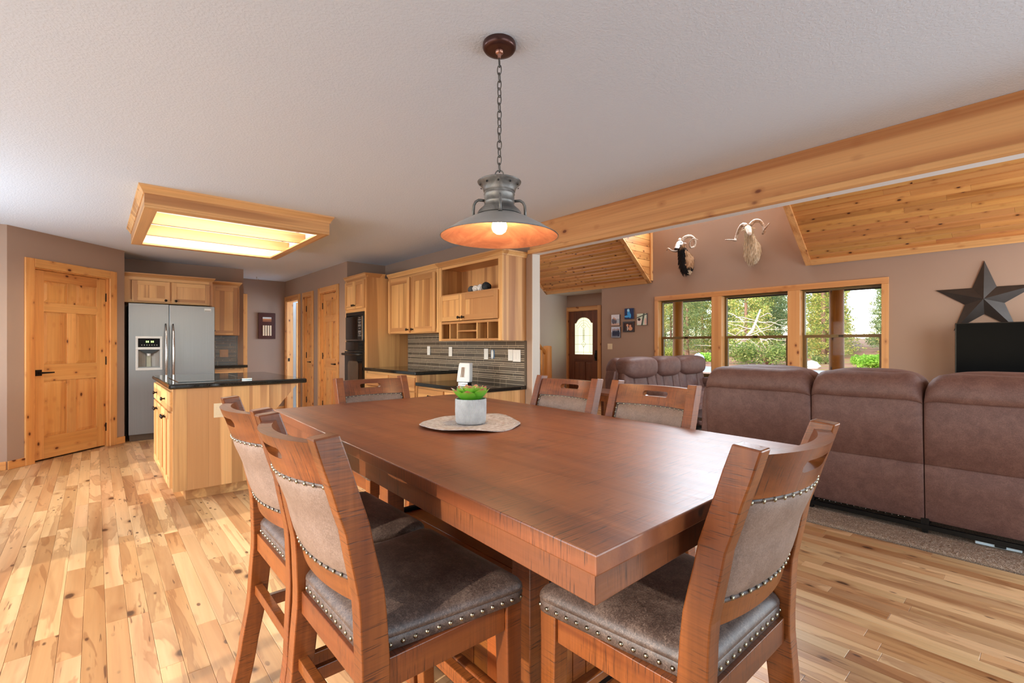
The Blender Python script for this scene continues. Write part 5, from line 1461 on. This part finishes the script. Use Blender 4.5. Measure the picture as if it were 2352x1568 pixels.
# television on its stand, star above
tv = thing('television', 'large black flat television in front of the window wall below the star', 'television', (7.70, 0.0, 0))
MB().box(0.0, 0.035, -0.66, 0.80, 0.665, 1.50).build('housing', M['black'], tv, bevel=0.006)
MB().box(-0.003, 0.0, -0.648, 0.788, 0.69, 1.492).build('screen', M['screen'], tv)
MB().box(0.0, 0.06, -0.05, 0.19, 0.575, 0.70).box(-0.12, 0.16, -0.25, 0.39, 0.56, 0.575).build('foot', M['black'], tv, bevel=0.003)
ts = thing('television_stand', 'dark wooden television stand hidden behind the large sofa', 'cabinet', (7.72, 0.07, 0.0115))
MB().box(-0.22, 0.22, -0.80, 0.80, 0.52, 0.548).build('top', WALNUT['y'], ts, bevel=0.004)
MB().box(-0.20, 0.20, -0.78, 0.78, 0.05, 0.52).build('body', WALNUT['z'], ts)
for y in (-0.39, 0.39): MB().box(-0.22, -0.20, y-0.37, y+0.37, 0.07, 0.50).build('door', WALNUT['z'], ts, bevel=0.003)
sr = thing('metal_star', 'big dark grey five-pointed metal star hung on the window wall', 'wall decoration', (8.0485, 0.575, 1.79), FX)
ro, ri = 0.462, 0.178; pts = []
for k in range(10):
    a = PI/2+PI*k/5; r_ = ro if k % 2 == 0 else ri; pts.append((r_*math.cos(a), r_*math.sin(a)))
starm = plain('dark_grey_metal', (64, 58, 55), 0.45, 0.35, var=0.12)
for k in range(5):
    p0, p1, p2 = pts[(2*k-1) % 10], pts[2*k], pts[(2*k+1) % 10]
    MB().add([(0, -0.10, 0), (p0[0], -0.012, p0[1]), (p1[0], -0.012, p1[1]), (p2[0], -0.012, p2[1]), (0, 0, 0), (p0[0], 0, p0[1]), (p1[0], 0, p1[1]), (p2[0], 0, p2[1])],
             [(0, 1, 2), (0, 2, 3), (1, 5, 6, 2), (2, 6, 7, 3), (4, 6, 5), (4, 7, 6)]).build('star_point', starm, sr)
# ------------------------------------------------------------------ mounted goats
def sweep(pts, ups=None, n=18):
    # pts: (position, half width, half height) ellipses along a curve in the local y-z plane, continuous skin
    rings = []
    for i, (p, a, b) in enumerate(pts):
        p0 = Vector(pts[max(i-1, 0)][0]); p1 = Vector(pts[min(i+1, len(pts)-1)][0]); t = (p1-p0).normalized()
        sx_ = Vector((1, 0, 0)); sx_ = (sx_-t*sx_.dot(t)).normalized(); u = t.cross(sx_)
        rings.append([Vector(p)+sx_*a*math.cos(2*PI*k/n)+u*b*math.sin(2*PI*k/n) for k in range(n)])
    return rings
def goat(label, loc, yaw, colf, horns, beard, hx, tx=0.0):
    g = thing('goat_mount', label, 'animal mount', loc, FX); GS = 0.74; g.scale = (GS, GS, GS)
    # shoulder at the wall, neck rising forward, head level, muzzle down and forward
    P_ = [((0.0, 0.0, -0.10), 0.13, 0.26), ((0.0, -0.05, -0.10), 0.15, 0.275), ((hx*0.1, -0.14, -0.04), 0.145, 0.235), ((hx*0.3, -0.22, 0.06), 0.12, 0.18), ((hx*0.5, -0.28, 0.16), 0.092, 0.13),
          ((hx*0.72, -0.33, 0.25), 0.078, 0.105), ((hx*0.85, -0.37, 0.315), 0.072, 0.088), ((hx*0.95, -0.415, 0.34), 0.070, 0.080), ((hx+tx*0.25, -0.455, 0.325), 0.066, 0.074), ((hx+tx*0.55, -0.50, 0.285), 0.056, 0.062), ((hx+tx*0.8, -0.54, 0.235), 0.046, 0.049), ((hx+tx, -0.57, 0.20), 0.042, 0.041), ((hx+tx*1.1, -0.585, 0.18), 0.024, 0.022)]
    # smooth the path
    fine = []
    for i in range(len(P_)-1):
        for k in range(4):
            t = k/4; a, b = P_[i], P_[i+1]
            fine.append((tuple(a[0][j]+(b[0][j]-a[0][j])*t for j in range(3)), a[1]+(b[1]-a[1])*t, a[2]+(b[2]-a[2])*t))
    fine.append(P_[-1])
    rg = sweep(fine, n=24); m_ = MB()
    rr = random.Random(3)
    for i in range(len(rg)):
        for j in range(24):
            p = rg[i][j]; sh = 0.006 if i < 26 else 0.0015
            rg[i][j] = p+Vector((rr.uniform(-sh, sh), rr.uniform(-sh, sh), rr.uniform(-sh, sh)*1.5))
    for i in range(len(rg)-1):
        for j in range(24):
            k = (j+1) % 24; a = rg[i][j]; c = (rg[i][j]+rg[i+1][k])/2
            m_.add([rg[i][j], rg[i][k], rg[i+1][k], rg[i+1][j]], [(0, 1, 2, 3)], 0, lin(colf(c, i/len(rg), j)))
    m_.add(rg[-1], [tuple(range(24))], 0, lin(colf(rg[-1][0], 1, 0))); m_.add(rg[0], [tuple(range(24))[::-1]], 0, (0.1, 0.08, 0.06))
    # weld so the skin is one continuous mesh
    body = m_.build('body', M['fur'], g, smooth=True)
    wd = body.modifiers.new('weld', 'WELD'); wd.merge_threshold = 0.0004
    # hair tufts hanging from neck and chest
    h = MB()
    for k in range(beard):
        u = rr.random(); v = rr.random()
        i = int(4+u*20); j = int(12+rr.gauss(6, 3.4)) % 24
        p = rg[i][j]; L = 0.025+0.05*rr.random(); q = p+Vector((rr.uniform(-0.02, 0.02), -0.02*rr.random(), -L)); s_ = Vector((0.0055, 0, 0))
        col = lin(colf(p, i/len(rg), j))
        h.add([p-s_+Vector((0, -0.004, 0.02)), p+s_+Vector((0, -0.004, 0.02)), q+s_*0.6, q-s_*0.6, q+Vector((0, 0, -0.03))], [(0, 1, 2, 3), (3, 2, 4)], 0, tuple(Vector(col)*rr.uniform(0.8, 1.12)))
    h.build('hair', M['fur'], g, kind='stuff')
    head = Vector((hx*0.95, -0.415, 0.345))
    for sx in (-1, 1):
        e = MB(); base_ = head+Vector((sx*0.062, 0.02, 0.005))
        e.loft([[base_+Vector((sx*t*0.085, 0.012*t, -0.018*t+0.02*math.cos(a)*w))+Vector((0, 0.012*math.sin(a)*w, 0)) for a in [2*PI*k/8 for k in range(8)]] for t, w in ((0, 0.5), (0.3, 1.0), (0.7, 0.8), (1.0, 0.15))], 0, True, True, lin(colf(head+Vector((sx*0.1, 0.1, 0)), 0.62, 3)))
        e.build('ear', M['fur'], g, smooth=True)
        MB().sphere(tuple(head+Vector((sx*0.060, -0.055, 0.012))), 0.012, nu=10, nv=8).build('eye', M['blackgloss'], g, smooth=True)
        MB().sphere(tuple(head+Vector((tx+hx*0.05+sx*0.018, -0.168, -0.155))), 0.007, 0.006, 0.005, 8, 6).build('nostril', M['black'], g, smooth=True)
    for pts_, r0 in horns:
        P2 = []
        pp = [Vector(p)*1.3+head for p in pts_]
        for i in range(len(pp)-1):
            p0, p1, p2, p3 = pp[max(i-1, 0)], pp[i], pp[i+1], pp[min(i+2, len(pp)-1)]
            for k in range(6):
                t = k/6; P2.append(0.5*((2*p1)+(-p0+p2)*t+(2*p0-5*p1+4*p2-p3)*t*t+(-p0+3*p1-3*p2+p3)*t**3))
        P2.append(pp[-1]); n = len(P2)
        MB().tube(P2, [r0*1.25*(1-0.78*(i/(n-1))**1.1)*(1+0.05*math.sin(i*2.2)) for i in range(n)], 10).build('horn', M['horn'], g, smooth=True)
    return g
def col1(c, t, j):
    if t > 0.72: return (60, 52, 50) if (c.z < 0.20+(-0.40-c.y)*0.1 or (c.x > 0.075)) else (226, 222, 222)
    if t > 0.55: return (214, 206, 200) if c.z > 0.30 else (84, 68, 58)
    if c.y < -0.13 and c.z < 0.25 and abs(c.x+0.02) < 0.105: return (42, 38, 38)
    if c.z < -0.27: return (222, 200, 168) if c.x > 0.02 else (50, 44, 42)
    if c.z < -0.2 and c.x > 0.06: return (38, 34, 34)
    return (176, 138, 104)
def col2(c, t, j):
    return (236, 230, 220) if t > 0.7 else ((222, 206, 178) if (int(c.z*60)+j) % 5 else (206, 184, 150))
h1 = [([(0.03, 0.03, 0.055), (0.07, 0.05, 0.11), (0.15, 0.10, 0.125), (0.20, 0.16, 0.06), (0.19, 0.17, -0.05), (0.155, 0.10, -0.08), (0.16, 0.05, 0.0), (0.23, 0.05, 0.06), (0.30, 0.08, 0.03)], 0.034),
      ([(-0.03, 0.03, 0.055), (-0.055, 0.09, 0.10), (-0.10, 0.16, 0.06), (-0.10, 0.14, -0.06), (-0.11, 0.07, -0.115), (-0.17, 0.02, -0.105), (-0.23, 0.0, -0.055), (-0.275, 0.02, -0.055), (-0.29, 0.04, -0.10)], 0.032)]
h2 = [([(0.03, 0.02, 0.055), (0.08, 0.05, 0.115), (0.15, 0.08, 0.11), (0.205, 0.09, 0.03), (0.235, 0.06, -0.07), (0.225, 0.02, -0.115), (0.25, 0.0, -0.07), (0.30, 0.0, -0.01), (0.335, 0.0, 0.03)], 0.036),
      ([(-0.03, 0.02, 0.055), (-0.09, 0.05, 0.095), (-0.16, 0.08, 0.06), (-0.205, 0.09, -0.03), (-0.225, 0.06, -0.125), (-0.205, 0.02, -0.155), (-0.25, 0.0, -0.145), (-0.31, 0.0, -0.13), (-0.375, 0.0, -0.12)], 0.036)]
goat('mounted goat head with a white face and black chest, curling horns', (8.05, 4.366, 2.765), 0, col1, h1, 700, 0.0, -0.02)
goat('mounted cream-white goat head with wide outswept horns', (8.05, 3.23, 2.815), 0, col2, h2, 800, 0.03, 0.10)
# ------------------------------------------------------------------ pictures on the wall by the front door
def canvas(label, Y, z, wd, hg, fn, frame=False):
    p = thing('canvas_print', label, 'picture', (8.05, Y, z), FX)
    if frame:
        fm = plain('dark_wood_frame', (44, 28, 24), 0.4)
        MB().box(-wd/2, wd/2, -0.022, 0, hg/2-0.03, hg/2).box(-wd/2, wd/2, -0.022, 0, -hg/2, -hg/2+0.03).box(-wd/2, -wd/2+0.03, -0.022, 0, -hg/2+0.03, hg/2-0.03).box(wd/2-0.03, wd/2, -0.022, 0, -hg/2+0.03, hg/2-0.03).build('frame', fm, p, bevel=0.002)
        printed(p, 'photo', -wd/2+0.03, wd/2-0.03, -hg/2+0.03, hg/2-0.03, -0.012, fn)
    else:
        MB().box(-wd/2, wd/2, -0.03, 0, -hg/2, hg/2).build('stretched_canvas', plain('canvas_edge', (70, 66, 72), 0.7), p, bevel=0.002)
        printed(p, 'photo', -wd/2+0.001, wd/2-0.001, -hg/2+0.001, hg/2-0.001, -0.0306, fn)
    return p
def blob(u, v, cx, cy, rx, ry): return ((u-cx)/rx)**2+((v-cy)/ry)**2 < 1
def c1(u, v):
    if blob(u, v, 0.32, 0.66, 0.10, 0.10) or blob(u, v, 0.50, 0.56, 0.08, 0.09): return (196, 150, 126)
    if blob(u, v, 0.28, 0.40, 0.22, 0.26) or blob(u, v, 0.52, 0.36, 0.15, 0.2): return (96, 92, 104)
    if v < 0.2: return (206, 176, 160)
    return (222, 222, 230) if v > 0.6 else (176, 186, 196)
def c2(u, v):
    for k, x in enumerate((0.2, 0.38, 0.56, 0.74, 0.86)):
        if blob(u, v, x, 0.74+0.03*(k % 2), 0.06, 0.08): return (150, 120, 110)
        if blob(u, v, x, 0.40, 0.10, 0.32): return (44, 48, 72)
    return (206, 214, 230) if v > 0.5 else (150, 156, 168)
def c3(u, v):
    if blob(u, v, 0.42, 0.82, 0.14, 0.14): return (170, 226, 255)
    if blob(u, v, 0.46, 0.55, 0.16, 0.3): return (64, 160, 236)
    if blob(u, v, 0.3, 0.24, 0.34, 0.10) or blob(u, v, 0.62, 0.3, 0.12, 0.22): return (70, 176, 246)
    return (18, 40, 92)
def c4(u, v):
    if blob(u, v, 0.36, 0.70, 0.13, 0.17) or blob(u, v, 0.68, 0.60, 0.13, 0.16): return (222, 164, 130)
    if blob(u, v, 0.30, 0.30, 0.2, 0.34): return (190, 180, 176) if u > 0.3 else (58, 46, 44)
    if blob(u, v, 0.72, 0.24, 0.22, 0.26): return (224, 160, 120)
    return (70, 40, 32)
def c5(u, v):
    if abs(u-0.62-0.2*(v-0.5)) < 0.09 or abs(v-0.8-0.3*(u-0.5)) < 0.05: return (84, 96, 84)
    if blob(u, v, 0.22, 0.5, 0.15, 0.13): return (60, 46, 44)
    if blob(u, v, 0.3, 0.3, 0.3, 0.24): return (236, 222, 214)
    if blob(u, v, 0.88, 0.3, 0.12, 0.3): return (226, 190, 176)
    return (214, 226, 206)
canvas('canvas print of a couple by water, upper left of the five pictures', 5.958, 1.748, 0.205, 0.222, c1)
canvas('canvas print of a dark group of people, lower left of the five pictures', 5.952, 1.498, 0.215, 0.222, c2)
canvas('canvas print in bright blue, topmost of the five pictures', 5.627, 1.862, 0.21, 0.212, c3)
canvas('small framed wedding photo in a dark frame under the blue print', 5.648, 1.602, 0.265, 0.21, c4, True)
canvas('canvas print of people under pale branches, rightmost of the five pictures', 5.33, 1.738, 0.22, 0.226, c5)
plate('light_switch', 'almond double switch plate below the pictures beside the front door', 'light switch', (8.05, 6.114, 1.205), FX, 0.118, 0.118, ('toggle', 2), M['almond'])
# ------------------------------------------------------------------ staircase foot: newel, rail, balusters, steps
stc = thing('log_staircase', 'peeled log newel post and handrail at the stair foot', 'staircase', (7.12, 7.02, 0))
MB().lathe([(0.0, 0), (0.098, 0), (0.095, 0.5), (0.092, 1.19), (0.084, 1.215), (0.0, 1.222)], 20).build('newel_post', LOG['z'], stc, smooth=True, sharp=45)
MB().tube([(-0.05, 0, 1.05), (-1.0, 0, 1.95)], 0.035, 10).build('handrail', LOG['x'], stc, smooth=True)
MB().tube([(-0.05, 0, 0.22), (-1.0, 0, 1.10)], 0.035, 10).build('lower_rail', LOG['x'], stc, smooth=True)
for k in range(5): MB().tube([(-0.17-0.16*k, 0, 0.32+0.151*k), (-0.17-0.16*k, 0, 1.15+0.151*k)], 0.024, 8).build('baluster', LOG['z'], stc, smooth=True)
for k in range(6):
    MB().box(-0.08-0.26*(k+1), -0.06-0.26*k, 0.06, 0.92, 0.185*(k+1)-0.04, 0.185*(k+1)).build('tread', LOG['y'], stc, bevel=0.008)
    MB().box(-0.10-0.26*k, -0.08-0.26*k, 0.06, 0.92, 0.185*k, 0.185*(k+1)-0.04).build('riser', M['whitepaint'], stc)
# ------------------------------------------------------------------ porch and outdoors
MB().box(8.2, 11.4, -3.5, 10.5, -0.20, -0.06).build('porch_deck', plain('grey_deck_boards', (150, 128, 108), 0.7), kind='structure')
pr_ = MB().prism([(8.2, 2.95), (11.75, 2.44), (11.75, 2.52), (8.2, 3.03)], -3.5, 10.5, 0, 'y').build('porch_roof', plain('pale_soffit', (196, 186, 150), 0.7), kind='structure')
MB().box(11.72, 11.76, -3.5, 10.5, 2.36, 2.54).build('porch_fascia', plain('dark_gutter', (62, 48, 38), 0.5), kind='structure')
for lab, y in (('peeled log porch post seen through the left living room window', 6.26), ('peeled log porch post seen through the right living room window', 2.86)):
    MB().lathe([(0.0, -0.06), (0.135, -0.06), (0.128, 0.8), (0.125, 1.6), (0.122, 2.56), (0.0, 2.56)], 20).build('log_post', PORCHLOG['z'], loc=(11.0, y, 0), smooth=True, sharp=45, label=lab, cat='post', group='log porch posts')
def groundmat():
    t = NT('pine_needle_ground'); v = t.coords()
    a = t.noise(v, 0.35, 5, 0.6); b = t.noise(v, 4, 4)
    q = t.mix(0.5, t.ramp(a, [(0.35, lin((170, 132, 104))), (0.5, lin((158, 114, 88))), (0.62, lin((150, 140, 78)))]), t.ramp(b, [(0.3, 0.75), (0.7, 1.1)]), 'MULTIPLY')
    return t.set(q, 0.95, 0, 0.1)
GM = groundmat()
def gz(x, y): return -0.35 if x < 34 else -0.35+0.028*(x-34)+0.12*math.sin(y*0.35)*min(1, (x-34)/8)
g_ = []
for i in range(61):
    x = 11.4+(150-11.4)*(i/60)**1.5
    g_.append([(x, -40+130*j/60, gz(x, -40+130*j/60)) for j in range(61)])
MB().loft(g_, 0, False, False).build('ground', GM, smooth=True, kind='structure')
MB().box(-40, 8.2, -60, -2.35, -0.5, -0.36).box(-40, -2.2, -2.35, 60, -0.5, -0.36).build('ground', GM, kind='structure')
MB().box(26.5, 33.2, -40, 90, -0.36, -0.335).build('road', plain('pale_gravel_road', (168, 168, 170), 0.9), kind='structure')
def leafm(name):
    t = NT(name); a = t.n('ShaderNodeAttribute', attribute_name='col')
    tl = t.n('ShaderNodeBsdfTranslucent'); t.l(a.outputs['Color'], tl.inputs[0]); t.set(a.outputs['Color'], 0.7, 0, 0.2)
    mx = t.n('ShaderNodeMixShader'); mx.inputs[0].default_value = 0.45
    t.l(t.b.outputs[0], mx.inputs[1]); t.l(tl.outputs[0], mx.inputs[2]); t.l(mx.outputs[0], t.out.inputs[0]); return t.mat
FOL = leafm('tree_foliage'); BARK = plain('pine_bark', (132, 100, 82), 0.9, var=0.3, scale=4)
def cards(m_, c, n, rad, size, cols, rr, flat=1.0):
    for _ in range(n):
        d_ = Vector((rr.gauss(0, 1), rr.gauss(0, 1), rr.gauss(0, 1)*flat)); d_ = d_.normalized()*rad*rr.random()**0.4
        d_.z *= flat
        p = Vector(c)+d_; u = Vector((rr.gauss(0, 1), rr.gauss(0, 1), rr.gauss(0, 0.6))).normalized(); v = u.orthogonal().normalized()
        s = size*rr.uniform(0.6, 1.3); col = Vector(lin(rr.choice(cols)))*rr.uniform(0.75, 1.2)
        m_.add([p-u*s, p+v*s*0.55, p+u*s, p-v*s*0.55], [(0, 1, 2, 3)], 0, tuple(col))
G1 = [(176, 184, 96), (206, 204, 112), (150, 168, 92), (222, 204, 130), (128, 150, 92)]
G2 = [(140, 160, 104), (160, 172, 116), (118, 142, 98), (182, 182, 122)]
G3 = [(214, 198, 116), (196, 188, 104), (166, 172, 100), (222, 186, 124)]
def pine(seed, hgt, cols, spread, low):
    rr = random.Random(seed); f = MB(); z = hgt*low; k = 0
    while z < hgt:
        t = (z-hgt*low)/(hgt*(1-low)); rad = spread*(1-t)**0.75+0.35
        for j in range(9):
            a = rr.uniform(0, 2*PI); r_ = rad*rr.uniform(0.35, 1.0)
            cards(f, (r_*math.cos(a), r_*math.sin(a), z+rr.uniform(-0.3, 0.3)-0.12*r_), 70, 0.8, 0.105, cols, rr, 0.6)
        z += 0.52
    tr_ = MB().tube([(0, 0, -0.3), (0.05, 0, hgt*0.4), (0, 0.05, hgt*0.95)], [0.22, 0.16, 0.03], 8)
    for j in range(10):
        zz = hgt*(low*0.6+0.05*j); a = rr.uniform(0, 2*PI); tr_.tube([(0, 0, zz), (1.2*math.cos(a), 1.2*math.sin(a), zz+0.1)], [0.05, 0.015], 5)
    a_ = f.mesh('crown'); a_.materials.append(FOL); b_ = tr_.mesh('trunk', True); b_.materials.append(BARK); return a_, b_
V = [pine(11, 14, G1, 2.2, 0.05), pine(12, 16, G2, 2.0, 0.08), pine(13, 9, G3, 2.1, 0.03), pine(14, 15, G1, 1.9, 0.26)]
rr = random.Random(21)
def at_px(px, X):
    r_ = (px-1176)/1094; c, s = math.cos(TH), math.sin(TH); return X*(-r_*s+c)/(r_*c+s)
ROWS = ('nearest tree row', 'second tree row', 'third tree row', 'fourth tree row', 'back tree row')
KIND = ('yellow-green pine', 'dark green pine', 'low golden-green tree', 'tall bare-stemmed pine')
for row, X0 in enumerate((49.5, 56.5, 63.5, 71.0, 79.0)):
    px = 2105-row*17
    while px > 1440:
        y = at_px(px, X0)
        k = rr.choice((0, 0, 1, 2, 3)) if row < 2 else rr.choice((0, 1, 1, 3))
        x = X0+rr.uniform(-0.6, 0.6)
        spots = ((2030, 'off the right edge of the right window'), (1937, 'behind the right part of the right window'), (1905, 'behind the log post of the right window'), (1840, 'behind the left part of the right window'), (1806, 'behind the middle-to-right window casing'),
                 (1735, 'behind the right half of the middle window'), (1660, 'behind the left half of the middle window'), (1635, 'behind the left-to-middle window casing'), (1570, 'behind the right part of the left window'), (1540, 'behind the log post of the left window'), (1515, 'behind the left edge of the left window'), (0, 'off the left edge of the left window'))
        where = next(w_ for q, w_ in spots if px >= q)
        t_ = thing('pine_tree', '%s, %s, %s' % (KIND[k], ROWS[row], where), 'tree', (x, y, gz(x, y)), rr.uniform(0, 6), 'trees beyond the road')
        s_ = rr.uniform(0.88, 1.0); t_.scale = (s_, s_, s_)
        inst('crown', V[k][0], t_); inst('trunk', V[k][1], t_)
        y2 = y+6.6
        while px > 1400 and at_px(px, X0) < y2: px -= 1
def shrub(seed, n, rad, cols, flat):
    rr = random.Random(seed); f = MB()
    for j in range(n): cards(f, (rr.uniform(-rad, rad), rr.uniform(-rad, rad), rad*flat*rr.uniform(0.3, 0.9)), 200, rad*0.55, 0.07, cols, rr, flat)
    a_ = f.mesh('leaves'); a_.materials.append(FOL)
    b_ = MB()
    for j in range(7): b_.tube([(0, 0, -0.1), (rr.uniform(-rad, rad)*0.6, rr.uniform(-rad, rad)*0.6, rad*flat)], [0.05, 0.015], 5)
    bm_ = b_.mesh('stems', True); bm_.materials.append(BARK); return a_, bm_
SH = [shrub(31, 22, 1.5, [(120, 142, 70), (150, 160, 84), (96, 118, 62), (176, 176, 110)], 0.75), shrub(32, 14, 0.9, [(170, 180, 90), (150, 166, 80), (190, 186, 110)], 0.8), shrub(33, 10, 0.6, [(146, 190, 70), (170, 206, 90)], 0.9)]
bushes = []
for lab, px, X, k, s_ in (('big rounded green bush by the road behind the middle window', 1765, 38.0, 0, 1.25), ('rounded green bush left of the biggest one, behind the middle window', 1706, 40.5, 0, 0.6), ('yellowish bush left in the left window', 1532, 40.0, 1, 1.2),
                          ('pale bush right of the log post in the left window', 1590, 41.0, 1, 1.2), ('bright green small bush by the left window mullion', 1629, 39.0, 2, 1.1), ('yellow-green bush left of the log post in the right window', 1868, 40.0, 1, 1.4),
                          ('dark rounded bush beside the log post in the right window', 1896, 41.6, 0, 0.6), ('low green bush just right of the log post in the right window', 1968, 41.5, 2, 1.2), ('yellow tuft of bush near the right window edge', 1998, 36.5, 2, 1.3), ('pale bush at the far right window edge', 2018, 40.5, 1, 1.2)):
    y = at_px(px, X); rad_ = (2.7, 1.65, 1.1)[k]
    for (bx, by, br) in bushes:
        s_ = min(s_, max(0.3, (math.hypot(bx-X, by-y)-br)/rad_))
    bushes.append((X, y, rad_*s_))
    t_ = thing('bush', lab, 'bush', (X, y, gz(X, y)), R.uniform(0, 6)); t_.scale = (s_, s_, s_)
    inst('leaves', SH[k][0], t_); inst('stems', SH[k][1], t_)
def rock(label, px, X, sx, sy, sz, rgb):
    y = at_px(px, X); m_ = MB(); rr = random.Random(int(px)); m_.sphere((0, 0, 0), 1, nu=12, nv=8)
    m_.v = [(a*sx*(1+rr.uniform(-0.16, 0.16)), b*sy*(1+rr.uniform(-0.16, 0.16)), c*sz*(1+rr.uniform(-0.16, 0.16))) for a, b, c in m_.v]
    m_.build('boulder', plain('boulder_stone', rgb, 0.9, var=0.2, scale=3), loc=(X, y, gz(X, y)+sz*0.5), label=label, cat='rock')
rock('blue-grey boulder by the road in the left window', 1604, 36.0, 0.4, 0.5, 0.55, (150, 160, 172))
rock('white boulder by the road in the right window', 1863, 35.5, 0.35, 0.5, 0.33, (230, 228, 222))
rock('small dark stone above the white boulder in the right window', 1853, 38.0, 0.25, 0.35, 0.15, (110, 104, 98))
# bare fallen tree
ft = thing('fallen_tree', 'bare bleached fallen tree with bent branches behind the middle window', 'tree', (44.8, at_px(1735, 44.8), 0.0))
rr = random.Random(8); DEAD = plain('bleached_dead_wood', (186, 168, 152), 0.8, var=0.12)
MB().tube([(0, 2.6, 0.3), (0.2, 1.2, 1.5), (0.0, 0.2, 2.6), (0.1, -0.4, 4.4)], [0.20, 0.17, 0.14, 0.07], 8).build('trunk', DEAD, ft, smooth=True)
for k in range(26):
    a = Vector((rr.uniform(-0.4, 0.4), rr.uniform(-0.5, 2.2), rr.uniform(0.8, 3.8))); d_ = Vector((rr.uniform(-0.6, 0.2), rr.choice((-1, -1, 1))*rr.uniform(0.6, 1.4), rr.uniform(-0.3, 0.7)))
    P_ = [a]
    for i in range(5):
        d_ = d_+Vector((rr.uniform(-0.3, 0.3), rr.uniform(-0.4, 0.4), rr.uniform(-0.55, 0.25))); P_.append(P_[-1]+d_*0.55)
    MB().tube(P_, [0.05, 0.042, 0.034, 0.026, 0.018, 0.010], 5).build('branch', DEAD, ft, smooth=True)
